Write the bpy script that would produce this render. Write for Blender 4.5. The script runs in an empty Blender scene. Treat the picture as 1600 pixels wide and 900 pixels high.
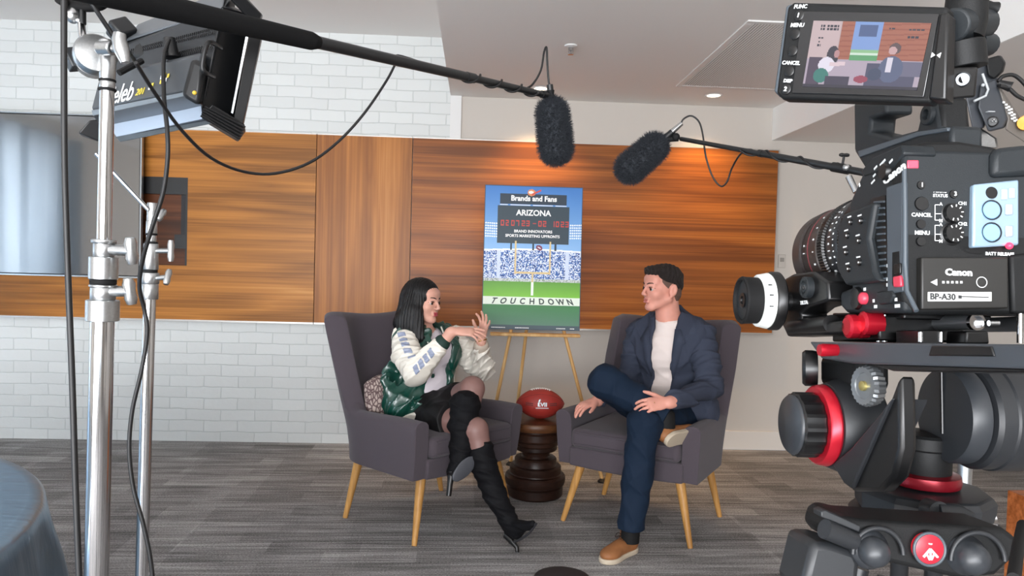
import bpy, bmesh, math, random
import numpy as np
from mathutils import Vector, Matrix
random.seed(7)
C = bpy.context.scene.collection
R = math.radians
PI = math.pi

# ---------------------------------------------------------------- camera
F_PX = 1150.0
CAM = Vector((0, 0, 1.32))
_yaw, _pit, _rol = R(2.74), R(1.6), R(1.55)
_f = Vector((math.sin(_yaw)*math.cos(_pit), math.cos(_yaw)*math.cos(_pit), -math.sin(_pit)))
_r0 = Vector((math.cos(_yaw), -math.sin(_yaw), 0))
_u0 = _r0.cross(_f)
_u = _u0*math.cos(_rol) - _r0*math.sin(_rol)
_r = _r0*math.cos(_rol) + _u0*math.sin(_rol)
cd = bpy.data.cameras.new('camera')
cam = bpy.data.objects.new('camera', cd); C.objects.link(cam)
cam.matrix_world = Matrix(((_r.x, _u.x, -_f.x, CAM.x), (_r.y, _u.y, -_f.y, CAM.y), (_r.z, _u.z, -_f.z, CAM.z), (0, 0, 0, 1)))
cd.sensor_width = 36; cd.lens = F_PX/1600*36; cd.clip_start = 0.02; cd.clip_end = 60
bpy.context.scene.camera = cam

def ray(px, py): return _f + _r*((px-800)/F_PX) + _u*((450-py)/F_PX)
def at(px, py, Y):
    d = ray(px, py); return CAM + d*(Y/d.y)
def fl(px, py, z=0.0):
    d = ray(px, py); return CAM + d*((z-CAM.z)/d.z)

# ---------------------------------------------------------------- light and exposure
sc = bpy.context.scene
sc.view_settings.view_transform = 'Standard'; sc.view_settings.look = 'None'
sc.view_settings.gamma = 1; sc.view_settings.use_curve_mapping = False
sc.view_settings.exposure = 0.0
w = bpy.data.worlds.new('sky'); sc.world = w; w.use_nodes = True
w.node_tree.nodes['Background'].inputs[0].default_value = (0.80, 0.90, 1.0, 1)
w.node_tree.nodes['Background'].inputs[1].default_value = 0.8

def area(name, loc, target, sx, sy, power, col, spread=180):
    l = bpy.data.lights.new(name, 'AREA'); l.shape = 'RECTANGLE'; l.size = sx; l.size_y = sy
    l.energy = power; l.color = col; l.spread = R(spread)
    o = bpy.data.objects.new(name, l); C.objects.link(o); o.location = loc
    o.rotation_euler = (Vector(target)-Vector(loc)).to_track_quat('-Z', 'Z').to_euler()
    return o
# daylight entering through the window wall behind the camera and the curtained window at left, plus an added ceiling fill
area('window_daylight_and_fill', (-1.2, -3.3, 1.6), (-0.6, 4, 1.1), 5.5, 2.3, 235, (0.93, 0.97, 1.0))
area('window_daylight_and_fill', (-1.2, -3.3, 1.0), (0.3, 1.0, 3.3), 5.5, 1.2, 420, (0.97, 0.97, 1.0))  # added uplight that brightens the ceiling, not a window of its own

def spot(loc, target, power, ang, col, blend=.6, r=.03):
    l = bpy.data.lights.new('downlight_lamp', 'SPOT'); l.energy = power; l.spot_size = R(ang); l.spot_blend = blend
    l.color = col; l.shadow_soft_size = r
    o = bpy.data.objects.new('downlight_lamp', l); C.objects.link(o); o.location = loc
    o.rotation_euler = (Vector(target)-Vector(loc)).to_track_quat('-Z', 'Z').to_euler()
    return o

# ---------------------------------------------------------------- materials
def s2l(c):
    if isinstance(c, str):
        c = [int(c[i:i+2], 16)/255 for i in (0, 2, 4)]
    return tuple(((v+.055)/1.055)**2.4 if v > .04045 else v/12.92 for v in c)
_M = {}
def mat(name, col, rough=.5, metal=0.0, spec=.5, emit=None, estr=1.0, noise=0, nscale=200, bump=0, bscale=300, stretch=(1,1,1),
        coat=0, trans=0, alpha=1, sheen=0, cvar=0, cscale=8, sss=0):
    if name in _M: return _M[name]
    m = bpy.data.materials.new(name); m.use_nodes = True; _M[name] = m
    nt = m.node_tree; b = nt.nodes['Principled BSDF']
    c = s2l(col)
    b.inputs['Base Color'].default_value = (*c, 1)
    b.inputs['Roughness'].default_value = rough; b.inputs['Metallic'].default_value = metal
    b.inputs['Specular IOR Level'].default_value = spec
    b.inputs['Coat Weight'].default_value = coat
    b.inputs['Transmission Weight'].default_value = trans
    b.inputs['Alpha'].default_value = alpha
    b.inputs['Sheen Weight'].default_value = sheen
    if sss:
        b.inputs['Subsurface Weight'].default_value = sss; b.inputs['Subsurface Radius'].default_value = (.02, .008, .004)
    if emit is not None:
        b.inputs['Emission Color'].default_value = (*s2l(emit), 1); b.inputs['Emission Strength'].default_value = estr
    tc = nt.nodes.new('ShaderNodeTexCoord'); mp = nt.nodes.new('ShaderNodeMapping')
    mp.inputs['Scale'].default_value = stretch; nt.links.new(tc.outputs['Object'], mp.inputs[0])
    if noise or cvar:
        n = nt.nodes.new('ShaderNodeTexNoise'); n.inputs['Scale'].default_value = nscale if noise else cscale
        n.inputs['Detail'].default_value = 4
        nt.links.new(mp.outputs[0], n.inputs['Vector'])
        k = noise or cvar
        mr = nt.nodes.new('ShaderNodeMapRange'); mr.inputs['From Min'].default_value = .3; mr.inputs['From Max'].default_value = .7
        mr.inputs['To Min'].default_value = 1-k; mr.inputs['To Max'].default_value = 1+k
        nt.links.new(n.outputs[0], mr.inputs[0])
        mx = nt.nodes.new('ShaderNodeVectorMath'); mx.operation = 'SCALE'; mx.inputs[0].default_value = c
        nt.links.new(mr.outputs[0], mx.inputs['Scale']); nt.links.new(mx.outputs[0], b.inputs['Base Color'])
    if bump:
        n2 = nt.nodes.new('ShaderNodeTexNoise'); n2.inputs['Scale'].default_value = bscale; n2.inputs['Detail'].default_value = 3
        nt.links.new(mp.outputs[0], n2.inputs['Vector'])
        bp = nt.nodes.new('ShaderNodeBump'); bp.inputs['Strength'].default_value = bump; bp.inputs['Distance'].default_value = .01
        nt.links.new(n2.outputs[0], bp.inputs['Height']); nt.links.new(bp.outputs[0], b.inputs['Normal'])
    return m

def attr_mat(name, rough=.5, emit=0.0, spec=.5):
    m = bpy.data.materials.new(name); m.use_nodes = True; nt = m.node_tree; b = nt.nodes['Principled BSDF']
    a = nt.nodes.new('ShaderNodeVertexColor'); a.layer_name = 'art'
    b.inputs['Roughness'].default_value = rough; b.inputs['Specular IOR Level'].default_value = spec
    if emit:
        b.inputs['Base Color'].default_value = (.01, .01, .012, 1)
        nt.links.new(a.outputs[0], b.inputs['Emission Color']); b.inputs['Emission Strength'].default_value = emit
    else:
        nt.links.new(a.outputs[0], b.inputs['Base Color'])
    return m

# ---------------------------------------------------------------- objects
WM = {}
def thing(name, label, cat, loc=(0, 0, 0), rotz=0.0, group=None, rot=None):
    o = bpy.data.objects.new(name, None); C.objects.link(o); o.empty_display_size = .05
    m = Matrix.Translation(Vector(loc)) @ (rot.to_4x4() if rot is not None else Matrix.Rotation(rotz, 4, 'Z'))
    o.matrix_world = m; WM[o] = m
    o['label'] = label; o['category'] = cat
    if group: o['group'] = group
    return o
def tag(o, label=None, cat=None, group=None, kind=None):
    if label: o['label'] = label
    if cat: o['category'] = cat
    if group: o['group'] = group
    if kind: o['kind'] = kind
    return o

class MB:
    def __init__(s): s.v = []; s.f = []; s.m = []; s.mi = 0
    def add(s, vs, fs):
        b = len(s.v); s.v += [tuple(v) for v in vs]; s.f += [tuple(b+i for i in f) for f in fs]; s.m += [s.mi]*len(fs); return s
    def box(s, lo, hi, M=None):
        x0, y0, z0 = lo; x1, y1, z1 = hi
        vs = [Vector(p) for p in ((x0,y0,z0),(x1,y0,z0),(x1,y1,z0),(x0,y1,z0),(x0,y0,z1),(x1,y0,z1),(x1,y1,z1),(x0,y1,z1))]
        if M is not None: vs = [M @ v for v in vs]
        return s.add(vs, [(0,3,2,1),(4,5,6,7),(0,1,5,4),(1,2,6,5),(2,3,7,6),(3,0,4,7)])
    def cbox(s, c, size, M=None):
        c = Vector(c); h = Vector(size)/2
        return s.box(c-h, c+h, M)
    def tube(s, pts, rad, n=10, caps=True, closed=False):
        pts = [Vector(p) for p in pts]; k = len(pts)
        rads = rad if isinstance(rad, (list, tuple)) else [rad]*k
        T = []
        for i in range(k):
            a = pts[i-1] if (i > 0 or closed) else pts[i]; b = pts[(i+1) % k] if (i < k-1 or closed) else pts[i]
            d = b-a; T.append(d.normalized() if d.length > 1e-9 else Vector((0, 0, 1)))
        up = Vector((0, 0, 1)) if abs(T[0].z) < .9 else Vector((1, 0, 0))
        N = (up - T[0]*up.dot(T[0])).normalized(); vs = []
        for i in range(k):
            N = (N - T[i]*N.dot(T[i])).normalized(); B = T[i].cross(N)
            for j in range(n):
                a = 2*PI*j/n; vs.append(pts[i] + (N*math.cos(a)+B*math.sin(a))*rads[i])
        fs = []
        for i in range(k if closed else k-1):
            i2 = (i+1) % k
            for j in range(n):
                fs.append((i*n+j, i*n+(j+1) % n, i2*n+(j+1) % n, i2*n+j))
        if caps and not closed:
            fs.append(tuple(reversed(range(n)))); fs.append(tuple((k-1)*n+j for j in range(n)))
        return s.add(vs, fs)
    def cyl(s, a, b, r, r2=None, n=20): return s.tube([a, b], [r, r if r2 is None else r2], n)
    def lathe(s, prof, o=(0, 0, 0), axis=(0, 0, 1), n=28):
        # prof: list of (radius, height)
        o = Vector(o); z = Vector(axis).normalized(); t = Vector((1, 0, 0)) if abs(z.x) < .9 else Vector((0, 1, 0))
        x = (t - z*t.dot(z)).normalized(); y = z.cross(x); vs = []
        for r, h in prof:
            for j in range(n):
                a = 2*PI*j/n; vs.append(o + z*h + (x*math.cos(a)+y*math.sin(a))*max(r, 1e-5))
        fs = []
        for i in range(len(prof)-1):
            for j in range(n): fs.append((i*n+j, i*n+(j+1) % n, (i+1)*n+(j+1) % n, (i+1)*n+j))
        if prof[0][0] > 1e-4: fs.append(tuple(reversed(range(n))))
        if prof[-1][0] > 1e-4: fs.append(tuple((len(prof)-1)*n+j for j in range(n)))
        return s.add(vs, fs)
    def ball(s, c, r, M=None, n=16):
        r = r if isinstance(r, (tuple, list)) else (r, r, r); c = Vector(c); vs = []; m = n//2
        for i in range(m+1):
            th = PI*i/m
            for j in range(n):
                a = 2*PI*j/n
                p = Vector((r[0]*math.sin(th)*math.cos(a), r[1]*math.sin(th)*math.sin(a), -r[2]*math.cos(th)))
                if M is not None: p = M @ p
                vs.append(c+p)
        return s.add(vs, [(i*n+j, i*n+(j+1) % n, (i+1)*n+(j+1) % n, (i+1)*n+j) for i in range(m) for j in range(n)])
    def prism(s, poly, a, b, M=None):
        # poly: 2D points (x,z); extruded along y from a to b
        k = len(poly); vs = [Vector((p[0], a, p[1])) for p in poly]+[Vector((p[0], b, p[1])) for p in poly]
        if M is not None: vs = [M @ v for v in vs]
        fs = [tuple(range(k)), tuple(reversed(range(k, 2*k)))]+[(i, i+k, (i+1) % k+k, (i+1) % k) for i in range(k)]
        return s.add(vs, fs)
    def hull4(s, q0, q1):
        vs = [Vector(p) for p in list(q0)+list(q1)]; k = len(q0)
        return s.add(vs, [tuple(reversed(range(k))), tuple(range(k, 2*k))]+[(i, (i+1) % k, (i+1) % k+k, i+k) for i in range(k)])
    def build(s, name, mats, parent=None, bevel=0, smooth=35, world=True, segs=2, sub=0, merge=False):
        me = bpy.data.meshes.new(name); me.from_pydata(s.v, [], s.f)
        mats = mats if isinstance(mats, (list, tuple)) else [mats]
        for m in mats: me.materials.append(m)
        if len(mats) > 1: me.polygons.foreach_set('material_index', s.m)
        bm = bmesh.new(); bm.from_mesh(me)
        if merge: bmesh.ops.remove_doubles(bm, verts=bm.verts, dist=1e-5)
        bmesh.ops.recalc_face_normals(bm, faces=bm.faces); bm.to_mesh(me); bm.free()
        return finish(name, me, parent, bevel, smooth, world, segs, sub)

def finish(name, me, parent=None, bevel=0, smooth=35, world=True, segs=2, sub=0):
    o = bpy.data.objects.new(name, me); C.objects.link(o)
    if parent is not None:
        o.parent = parent
        pm = WM.get(parent, Matrix.Identity(4))
        if world: me.transform(pm.inverted())
        WM[o] = pm if world or parent in WM else Matrix.Identity(4)
    else: WM[o] = Matrix.Identity(4)
    if smooth:
        me.polygons.foreach_set('use_smooth', [True]*len(me.polygons))
        if smooth < 180: me.set_sharp_from_angle(angle=R(smooth))
    if bevel:
        b = o.modifiers.new('bevel', 'BEVEL'); b.width = bevel; b.segments = segs; b.limit_method = 'ANGLE'; b.angle_limit = R(40)
        b.harden_normals = False
    if sub:
        q = o.modifiers.new('sub', 'SUBSURF'); q.levels = sub; q.render_levels = sub
    return o

def spl(pts, n=8, closed=False):
    P = [Vector(p) for p in pts]; k = len(P); out = []
    for i in range(k if closed else k-1):
        if closed: p0, p1, p2, p3 = P[i-1], P[i], P[(i+1) % k], P[(i+2) % k]
        else: p0, p1, p2, p3 = P[max(i-1, 0)], P[i], P[i+1], P[min(i+2, k-1)]
        for j in range(n):
            t = j/n; t2 = t*t; t3 = t2*t
            out.append(.5*((2*p1)+(p2-p0)*t+(2*p0-5*p1+4*p2-p3)*t2+(3*p1-p0-3*p2+p3)*t3))
    if not closed: out.append(P[-1])
    return out

def text(s, name, size, M, m, parent, ext=.0005, align='CENTER', bold=0.0, shear=0, sp=1.0, xs=1.0):
    cu = bpy.data.curves.new('t', 'FONT'); cu.body = s; cu.size = size; cu.extrude = ext; cu.align_x = align; cu.align_y = 'CENTER'
    cu.offset = bold; cu.shear = shear; cu.space_character = sp; cu.resolution_u = 3
    o = bpy.data.objects.new('t', cu); C.objects.link(o)
    me = bpy.data.meshes.new_from_object(o.evaluated_get(bpy.context.evaluated_depsgraph_get()))
    bpy.data.objects.remove(o)
    me.transform(M @ Matrix.Diagonal((xs, 1, 1, 1))); me.materials.clear(); me.materials.append(m)
    return finish(name, me, parent, smooth=0)

def frame3(o, x, y, z=None):
    x = Vector(x).normalized(); y = Vector(y); y = (y-x*y.dot(x)).normalized(); z = x.cross(y)
    return Matrix(((x.x, y.x, z.x, o[0]), (x.y, y.y, z.y, o[1]), (x.z, y.z, z.z, o[2]), (0, 0, 0, 1)))

# ---------------------------------------------------------------- organic shapes: blended volumes meshed on a grid
def V3(p): return np.array([p[0], p[1], p[2]], dtype=np.float64)
def cap(a, b, ra, rb, k=.02, n=None, flat=1.0, sub=False):
    a = V3(a); b = V3(b); ba = b-a; L2 = max(float(ba@ba), 1e-12)
    nn = None if n is None else V3(Vector(n).normalized())
    def f(P):
        v = P-a; h = np.clip(v@ba/L2, 0, 1); v = v-h[:, None]*ba
        if nn is not None:
            c = v@nn; v = v + (c*(1/flat-1))[:, None]*nn
        d = np.sqrt((v*v).sum(1)) - (ra+(rb-ra)*h)
        return d*min(1.0, flat) if nn is not None else d
    return (f, k, sub)
def ell(c, r, k=.02, M=None, sub=False):
    c = V3(c); r = np.array(r, dtype=float) if hasattr(r, '__len__') else np.array([r, r, r], dtype=float)
    A = np.eye(3) if M is None else np.array([[M[i][j] for j in range(3)] for i in range(3)])
    def f(P):
        q = (P-c)@A; k0 = np.sqrt(((q/r)**2).sum(1)); k1 = np.sqrt(((q/(r*r))**2).sum(1))+1e-9
        return k0*(k0-1)/k1
    return (f, k, sub)
def rbox(c, h, rad=.01, k=.01, M=None, sub=False):
    c = V3(c); h = np.array(h, dtype=float)-rad
    A = np.eye(3) if M is None else np.array([[M[i][j] for j in range(3)] for i in range(3)])
    def f(P):
        q = np.abs((P-c)@A)-h
        return np.sqrt((np.maximum(q, 0)**2).sum(1)) + np.minimum(q.max(1), 0) - rad
    return (f, k, sub)
def chain(pts, rads, k=.02, n=None, flat=1.0):
    return [cap(pts[i], pts[i+1], rads[i], rads[i+1], k, n, flat) for i in range(len(pts)-1)]
def _comb(pr, P, base=None):
    d = np.full(len(P), 1e3)
    for f, k, sb in pr:
        e = f(P)
        if sb:
            e = -e; h = np.clip(.5+.5*(e-d)/k, 0, 1); d = d*(1-h)+e*h + k*h*(1-h)
        else:
            h = np.clip(.5+.5*(e-d)/k, 0, 1) if k > 0 else (e < d).astype(float)
            d = np.where(d > 100, e, e*(1-h)+d*h - (k*h*(1-h)))
    return d
def volume(prims, lo, hi, vox, disp=None, clip=None):
    lo = np.array(lo, float); hi = np.array(hi, float); n = 10; bs = n*vox
    nb = np.maximum(np.ceil((hi-lo)/bs).astype(int), 1)
    g = np.stack(np.meshgrid(*[np.arange(k) for k in nb], indexing='ij'), -1).reshape(-1, 3)
    cen = lo + (g+.5)*bs
    D = np.stack([np.abs(f(cen)) if 0 else f(cen) for f, k, s in prims], 1)
    S = np.array([s for f, k, s in prims])
    dm = D[:, ~S].min(1); half = bs*.87
    act = np.where(dm < half*1.6+.03)[0]
    loc = np.stack(np.meshgrid(*[np.arange(n+1)]*3, indexing='ij'), -1).reshape(-1, 3)
    NX = (nb*n+2).astype(np.int64)
    keys = []; vp = []; ekeys = [[], [], []]; esgn = [[], [], []]
    corners = np.array([[i, j, k] for i in (0, 1) for j in (0, 1) for k in (0, 1)])
    edges = [(a, b) for a in range(8) for b in range(a+1, 8) if np.abs(corners[a]-corners[b]).sum() == 1]
    for bi in act:
        b0 = g[bi]*n; P = lo + (b0+loc)*vox
        use = [prims[i] for i in range(len(prims)) if D[bi, i] < max(dm[bi], 0)+half*2+.04]
        d = _comb(use, P)
        if disp is not None: d = disp(P, d)
        if clip is not None: d = np.maximum(d, clip(P))
        d = d.reshape(n+1, n+1, n+1); ins = d < 0
        if ins.all() or not ins.any(): continue
        cs = np.stack([ins[c[0]:c[0]+n, c[1]:c[1]+n, c[2]:c[2]+n] for c in corners], -1); sm = cs.sum(-1)
        idx = np.argwhere((sm > 0) & (sm < 8))
        if len(idx):
            dv = np.stack([d[idx[:, 0]+c[0], idx[:, 1]+c[1], idx[:, 2]+c[2]] for c in corners], -1)
            acc = np.zeros((len(idx), 3)); cnt = np.zeros(len(idx))
            for a, b in edges:
                da, db = dv[:, a], dv[:, b]; cr = (da < 0) != (db < 0)
                t = np.where(cr, da/(da-db+1e-20*(da == db)), 0)
                p = corners[a]+t[:, None]*(corners[b]-corners[a]); acc += p*cr[:, None]; cnt += cr
            gi = idx+b0; keys.append((gi[:, 0]*NX[1]+gi[:, 1])*NX[2]+gi[:, 2]); vp.append(lo+(gi+acc/cnt[:, None])*vox)
        for ax in range(3):
            sl = [slice(0, n)]*3; s2 = list(sl); s2[ax] = slice(1, n+1)
            A = ins[tuple(sl)]; B = ins[tuple(s2)]; e = np.argwhere(A != B)
            if len(e): ekeys[ax].append(e+b0); esgn[ax].append(A[e[:, 0], e[:, 1], e[:, 2]])
    if not keys: return np.zeros((0, 3)), np.zeros((0, 4), int)
    keys = np.concatenate(keys); vp = np.concatenate(vp); o = np.argsort(keys); keys = keys[o]; vp = vp[o]
    quads = []
    for ax in range(3):
        if not ekeys[ax]: continue
        e = np.concatenate(ekeys[ax]); sg = np.concatenate(esgn[ax]); u = (ax+1) % 3; v = (ax+2) % 3
        q = []
        for du, dv_ in ((0, 0), (-1, 0), (-1, -1), (0, -1)):
            c = e.copy(); c[:, u] += du; c[:, v] += dv_
            kk = (c[:, 0]*NX[1]+c[:, 1])*NX[2]+c[:, 2]; ii = np.searchsorted(keys, kk); ii = np.minimum(ii, len(keys)-1)
            q.append(np.where(keys[ii] == kk, ii, -1))
        q = np.stack(q, 1); ok = (q >= 0).all(1); q = q[ok]; sg = sg[ok]
        q[~sg] = q[~sg][:, ::-1]; quads.append(q)
    return vp, np.concatenate(quads)
def organic(name, prims, lo, hi, vox, m, parent=None, disp=None, clip=None, smooth=180, relax=1):
    vs, fs = volume(prims, lo, hi, vox, disp, clip)
    if relax and len(fs):
        e = np.concatenate([fs[:, [0, 1]], fs[:, [1, 2]], fs[:, [2, 3]], fs[:, [3, 0]]])
        cnt = np.bincount(e[:, 0], minlength=len(vs))+np.bincount(e[:, 1], minlength=len(vs))
        for _ in range(relax):
            acc = np.zeros_like(vs)
            for k in range(3):
                acc[:, k] = np.bincount(e[:, 0], vs[e[:, 1], k], len(vs))+np.bincount(e[:, 1], vs[e[:, 0], k], len(vs))
            vs = vs*.5+.5*acc/np.maximum(cnt, 1)[:, None]
    me = bpy.data.meshes.new(name); me.vertices.add(len(vs)); me.vertices.foreach_set('co', vs.ravel())
    me.loops.add(len(fs)*4); me.loops.foreach_set('vertex_index', fs.ravel().astype(np.int32))
    me.polygons.add(len(fs)); me.polygons.foreach_set('loop_start', np.arange(0, len(fs)*4, 4, dtype=np.int32))
    me.update(calc_edges=True); me.validate(); me.materials.append(m)
    return finish(name, me, parent, smooth=smooth)
def bb(pts, pad):
    a = np.array([V3(p) for p in pts]); return a.min(0)-pad, a.max(0)+pad

# raster artwork laid on a small grid of faces (poster print, screen picture)
def art_grid(name, img, M, wd, ht, m, parent):
    H, W, _ = img.shape
    xs = np.linspace(-wd/2, wd/2, W+1); zs = np.linspace(ht/2, -ht/2, H+1)
    X, Z = np.meshgrid(xs, zs); vs = np.stack([X, Z, np.zeros_like(X)], -1).reshape(-1, 3)
    i = np.arange(H)[:, None]*(W+1)+np.arange(W)[None]; fs = np.stack([i+W+1, i+W+2, i+1, i], -1).reshape(-1, 4)
    me = bpy.data.meshes.new(name); me.vertices.add(len(vs)); me.vertices.foreach_set('co', vs.ravel())
    me.loops.add(len(fs)*4); me.loops.foreach_set('vertex_index', fs.ravel().astype(np.int32))
    me.polygons.add(len(fs)); me.polygons.foreach_set('loop_start', np.arange(0, len(fs)*4, 4, dtype=np.int32))
    me.update(calc_edges=True)
    ca = me.color_attributes.new('art', 'FLOAT_COLOR', 'CORNER')
    c = np.asarray(img, float); lin = np.where(c > .04045, ((c+.055)/1.055)**2.4, c/12.92)
    col = np.concatenate([lin, np.ones((H, W, 1))], -1).reshape(-1, 1, 4).repeat(4, 1)
    ca.data.foreach_set('color', col.ravel().astype(np.float32))
    me.transform(M); me.materials.append(m)
    return finish(name, me, parent, smooth=0)
# ================================================================ SETTING
W = 5.40          # back wall face
PF = 5.355        # face of the wood panelling
ZL, ZH, ZB = 2.556, 2.97, 2.318   # low ceiling, high ceiling, beam underside
XS, XP, XB = -0.225, -0.145, 2.18
XL, XR, YF = -5.2, 4.6, -3.6

def struct(mb, name, m, bevel=0, smooth=35, parent=None):
    o = mb.build(name, m, parent, bevel=bevel, smooth=smooth)
    if parent is None: o['kind'] = 'structure'
    return o
def nt_of(name, rough=.6, spec=.3):
    m = bpy.data.materials.new(name); m.use_nodes = True; nt = m.node_tree; b = nt.nodes['Principled BSDF']
    b.inputs['Roughness'].default_value = rough; b.inputs['Specular IOR Level'].default_value = spec
    return m, nt, b, nt.nodes.new, nt.links.new

def carpet_mat():
    m, nt, b, N, L = nt_of('streaked carpet tile', .95, .1)
    tc = N('ShaderNodeTexCoord'); mp = N('ShaderNodeMapping'); L(tc.outputs['Object'], mp.inputs[0])
    mp.inputs['Rotation'].default_value = (0, 0, R(-1.5))
    sp = N('ShaderNodeSeparateXYZ'); L(mp.outputs[0], sp.inputs[0])
    def streak(sx, sy, det):
        q = N('ShaderNodeMapping'); q.inputs['Scale'].default_value = (sx, sy, 1); L(mp.outputs[0], q.inputs[0])
        n = N('ShaderNodeTexNoise'); n.inputs['Scale'].default_value = 1; n.inputs['Detail'].default_value = det; n.inputs['Roughness'].default_value = .65
        L(q.outputs[0], n.inputs['Vector']); return n.outputs[0]
    br = N('ShaderNodeTexBrick'); br.offset = .37; br.inputs['Scale'].default_value = 1; br.inputs['Mortar Size'].default_value = 0
    br.inputs['Brick Width'].default_value = .42; br.inputs['Row Height'].default_value = .125; br.inputs['Bias'].default_value = 0
    br.inputs['Color1'].default_value = (0, 0, 0, 1); br.inputs['Color2'].default_value = (1, 1, 1, 1); L(mp.outputs[0], br.inputs[0])
    br2 = N('ShaderNodeTexBrick'); br2.offset = .5; br2.inputs['Scale'].default_value = 1; br2.inputs['Mortar Size'].default_value = 0
    br2.inputs['Brick Width'].default_value = .25; br2.inputs['Row Height'].default_value = 1.0
    br2.inputs['Color1'].default_value = (0, 0, 0, 1); br2.inputs['Color2'].default_value = (1, 1, 1, 1); L(mp.outputs[0], br2.inputs[0])
    s1 = streak(2.2, 60, 5); s2 = streak(1.1, 14, 3); s3 = streak(120, 260, 2)
    def mul(a, k, c=0):
        q = N('ShaderNodeMath'); q.operation = 'MULTIPLY_ADD'; L(a, q.inputs[0]); q.inputs[1].default_value = k
        if isinstance(c, (int, float)): q.inputs[2].default_value = c
        else: L(c, q.inputs[2])
        return q.outputs[0]
    t = mul(s1, 1.3, -.65+.5); t = mul(s2, .8, mul(t, 1, -.40)); t = mul(s3, 1.5, mul(t, 1, -.75))
    bw = N('ShaderNodeRGBToBW'); L(br.outputs[0], bw.inputs[0]); t = mul(bw.outputs[0], .22, mul(t, 1, -.11))
    bw2 = N('ShaderNodeRGBToBW'); L(br2.outputs[0], bw2.inputs[0]); t = mul(bw2.outputs[0], .14, mul(t, 1, -.07))
    cr = N('ShaderNodeValToRGB'); e = cr.color_ramp.elements
    e[0].position = 0; e[0].color = (*s2l('454443'), 1); e[1].position = 1; e[1].color = (*s2l('c8c5c2'), 1)
    k = e.new(.5); k.color = (*s2l('878483'), 1)
    L(t, cr.inputs[0]); L(cr.outputs[0], b.inputs['Base Color'])
    bp = N('ShaderNodeBump'); bp.inputs['Strength'].default_value = .5; bp.inputs['Distance'].default_value = .004
    L(s3, bp.inputs['Height']); L(bp.outputs[0], b.inputs['Normal'])
    return m

def brick_mat():
    m, nt, b, N, L = nt_of('white painted brick', .55, .35)
    tc = N('ShaderNodeTexCoord'); sp = N('ShaderNodeSeparateXYZ'); L(tc.outputs['Object'], sp.inputs[0])
    cb = N('ShaderNodeCombineXYZ'); L(sp.outputs['X'], cb.inputs[0]); L(sp.outputs['Z'], cb.inputs[1])
    n0 = N('ShaderNodeTexNoise'); n0.inputs['Scale'].default_value = 6; n0.inputs['Detail'].default_value = 3; L(cb.outputs[0], n0.inputs[0])
    v0 = N('ShaderNodeVectorMath'); v0.operation = 'MULTIPLY_ADD'; v0.inputs[1].default_value = (.020, .020, 0); L(n0.outputs[1], v0.inputs[0]); L(cb.outputs[0], v0.inputs[2])
    br = N('ShaderNodeTexBrick'); br.inputs['Scale'].default_value = 1; br.inputs['Brick Width'].default_value = .243; br.inputs['Row Height'].default_value = .081
    br.inputs['Mortar Size'].default_value = .0045; br.inputs['Mortar Smooth'].default_value = .6
    br.inputs['Color1'].default_value = (*s2l('d0d2d0'), 1); br.inputs['Color2'].default_value = (*s2l('d8dad8'), 1)
    br.inputs['Mortar'].default_value = (*s2l('c4c7c5'), 1); L(v0.outputs[0], br.inputs[0])
    L(br.outputs[0], b.inputs['Base Color'])
    n1 = N('ShaderNodeTexNoise'); n1.inputs['Scale'].default_value = 30; n1.inputs['Detail'].default_value = 5; L(tc.outputs['Object'], n1.inputs[0])
    a = N('ShaderNodeMath'); a.operation = 'MULTIPLY_ADD'; a.inputs[1].default_value = -1.0; L(br.outputs['Fac'], a.inputs[0])
    c = N('ShaderNodeMath'); c.operation = 'MULTIPLY'; c.inputs[1].default_value = .35; L(n1.outputs[0], c.inputs[0]); L(c.outputs[0], a.inputs[2])
    bp = N('ShaderNodeBump'); bp.inputs['Strength'].default_value = .45; bp.inputs['Distance'].default_value = .007
    L(a.outputs[0], bp.inputs['Height']); L(bp.outputs[0], b.inputs['Normal'])
    return m

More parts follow.
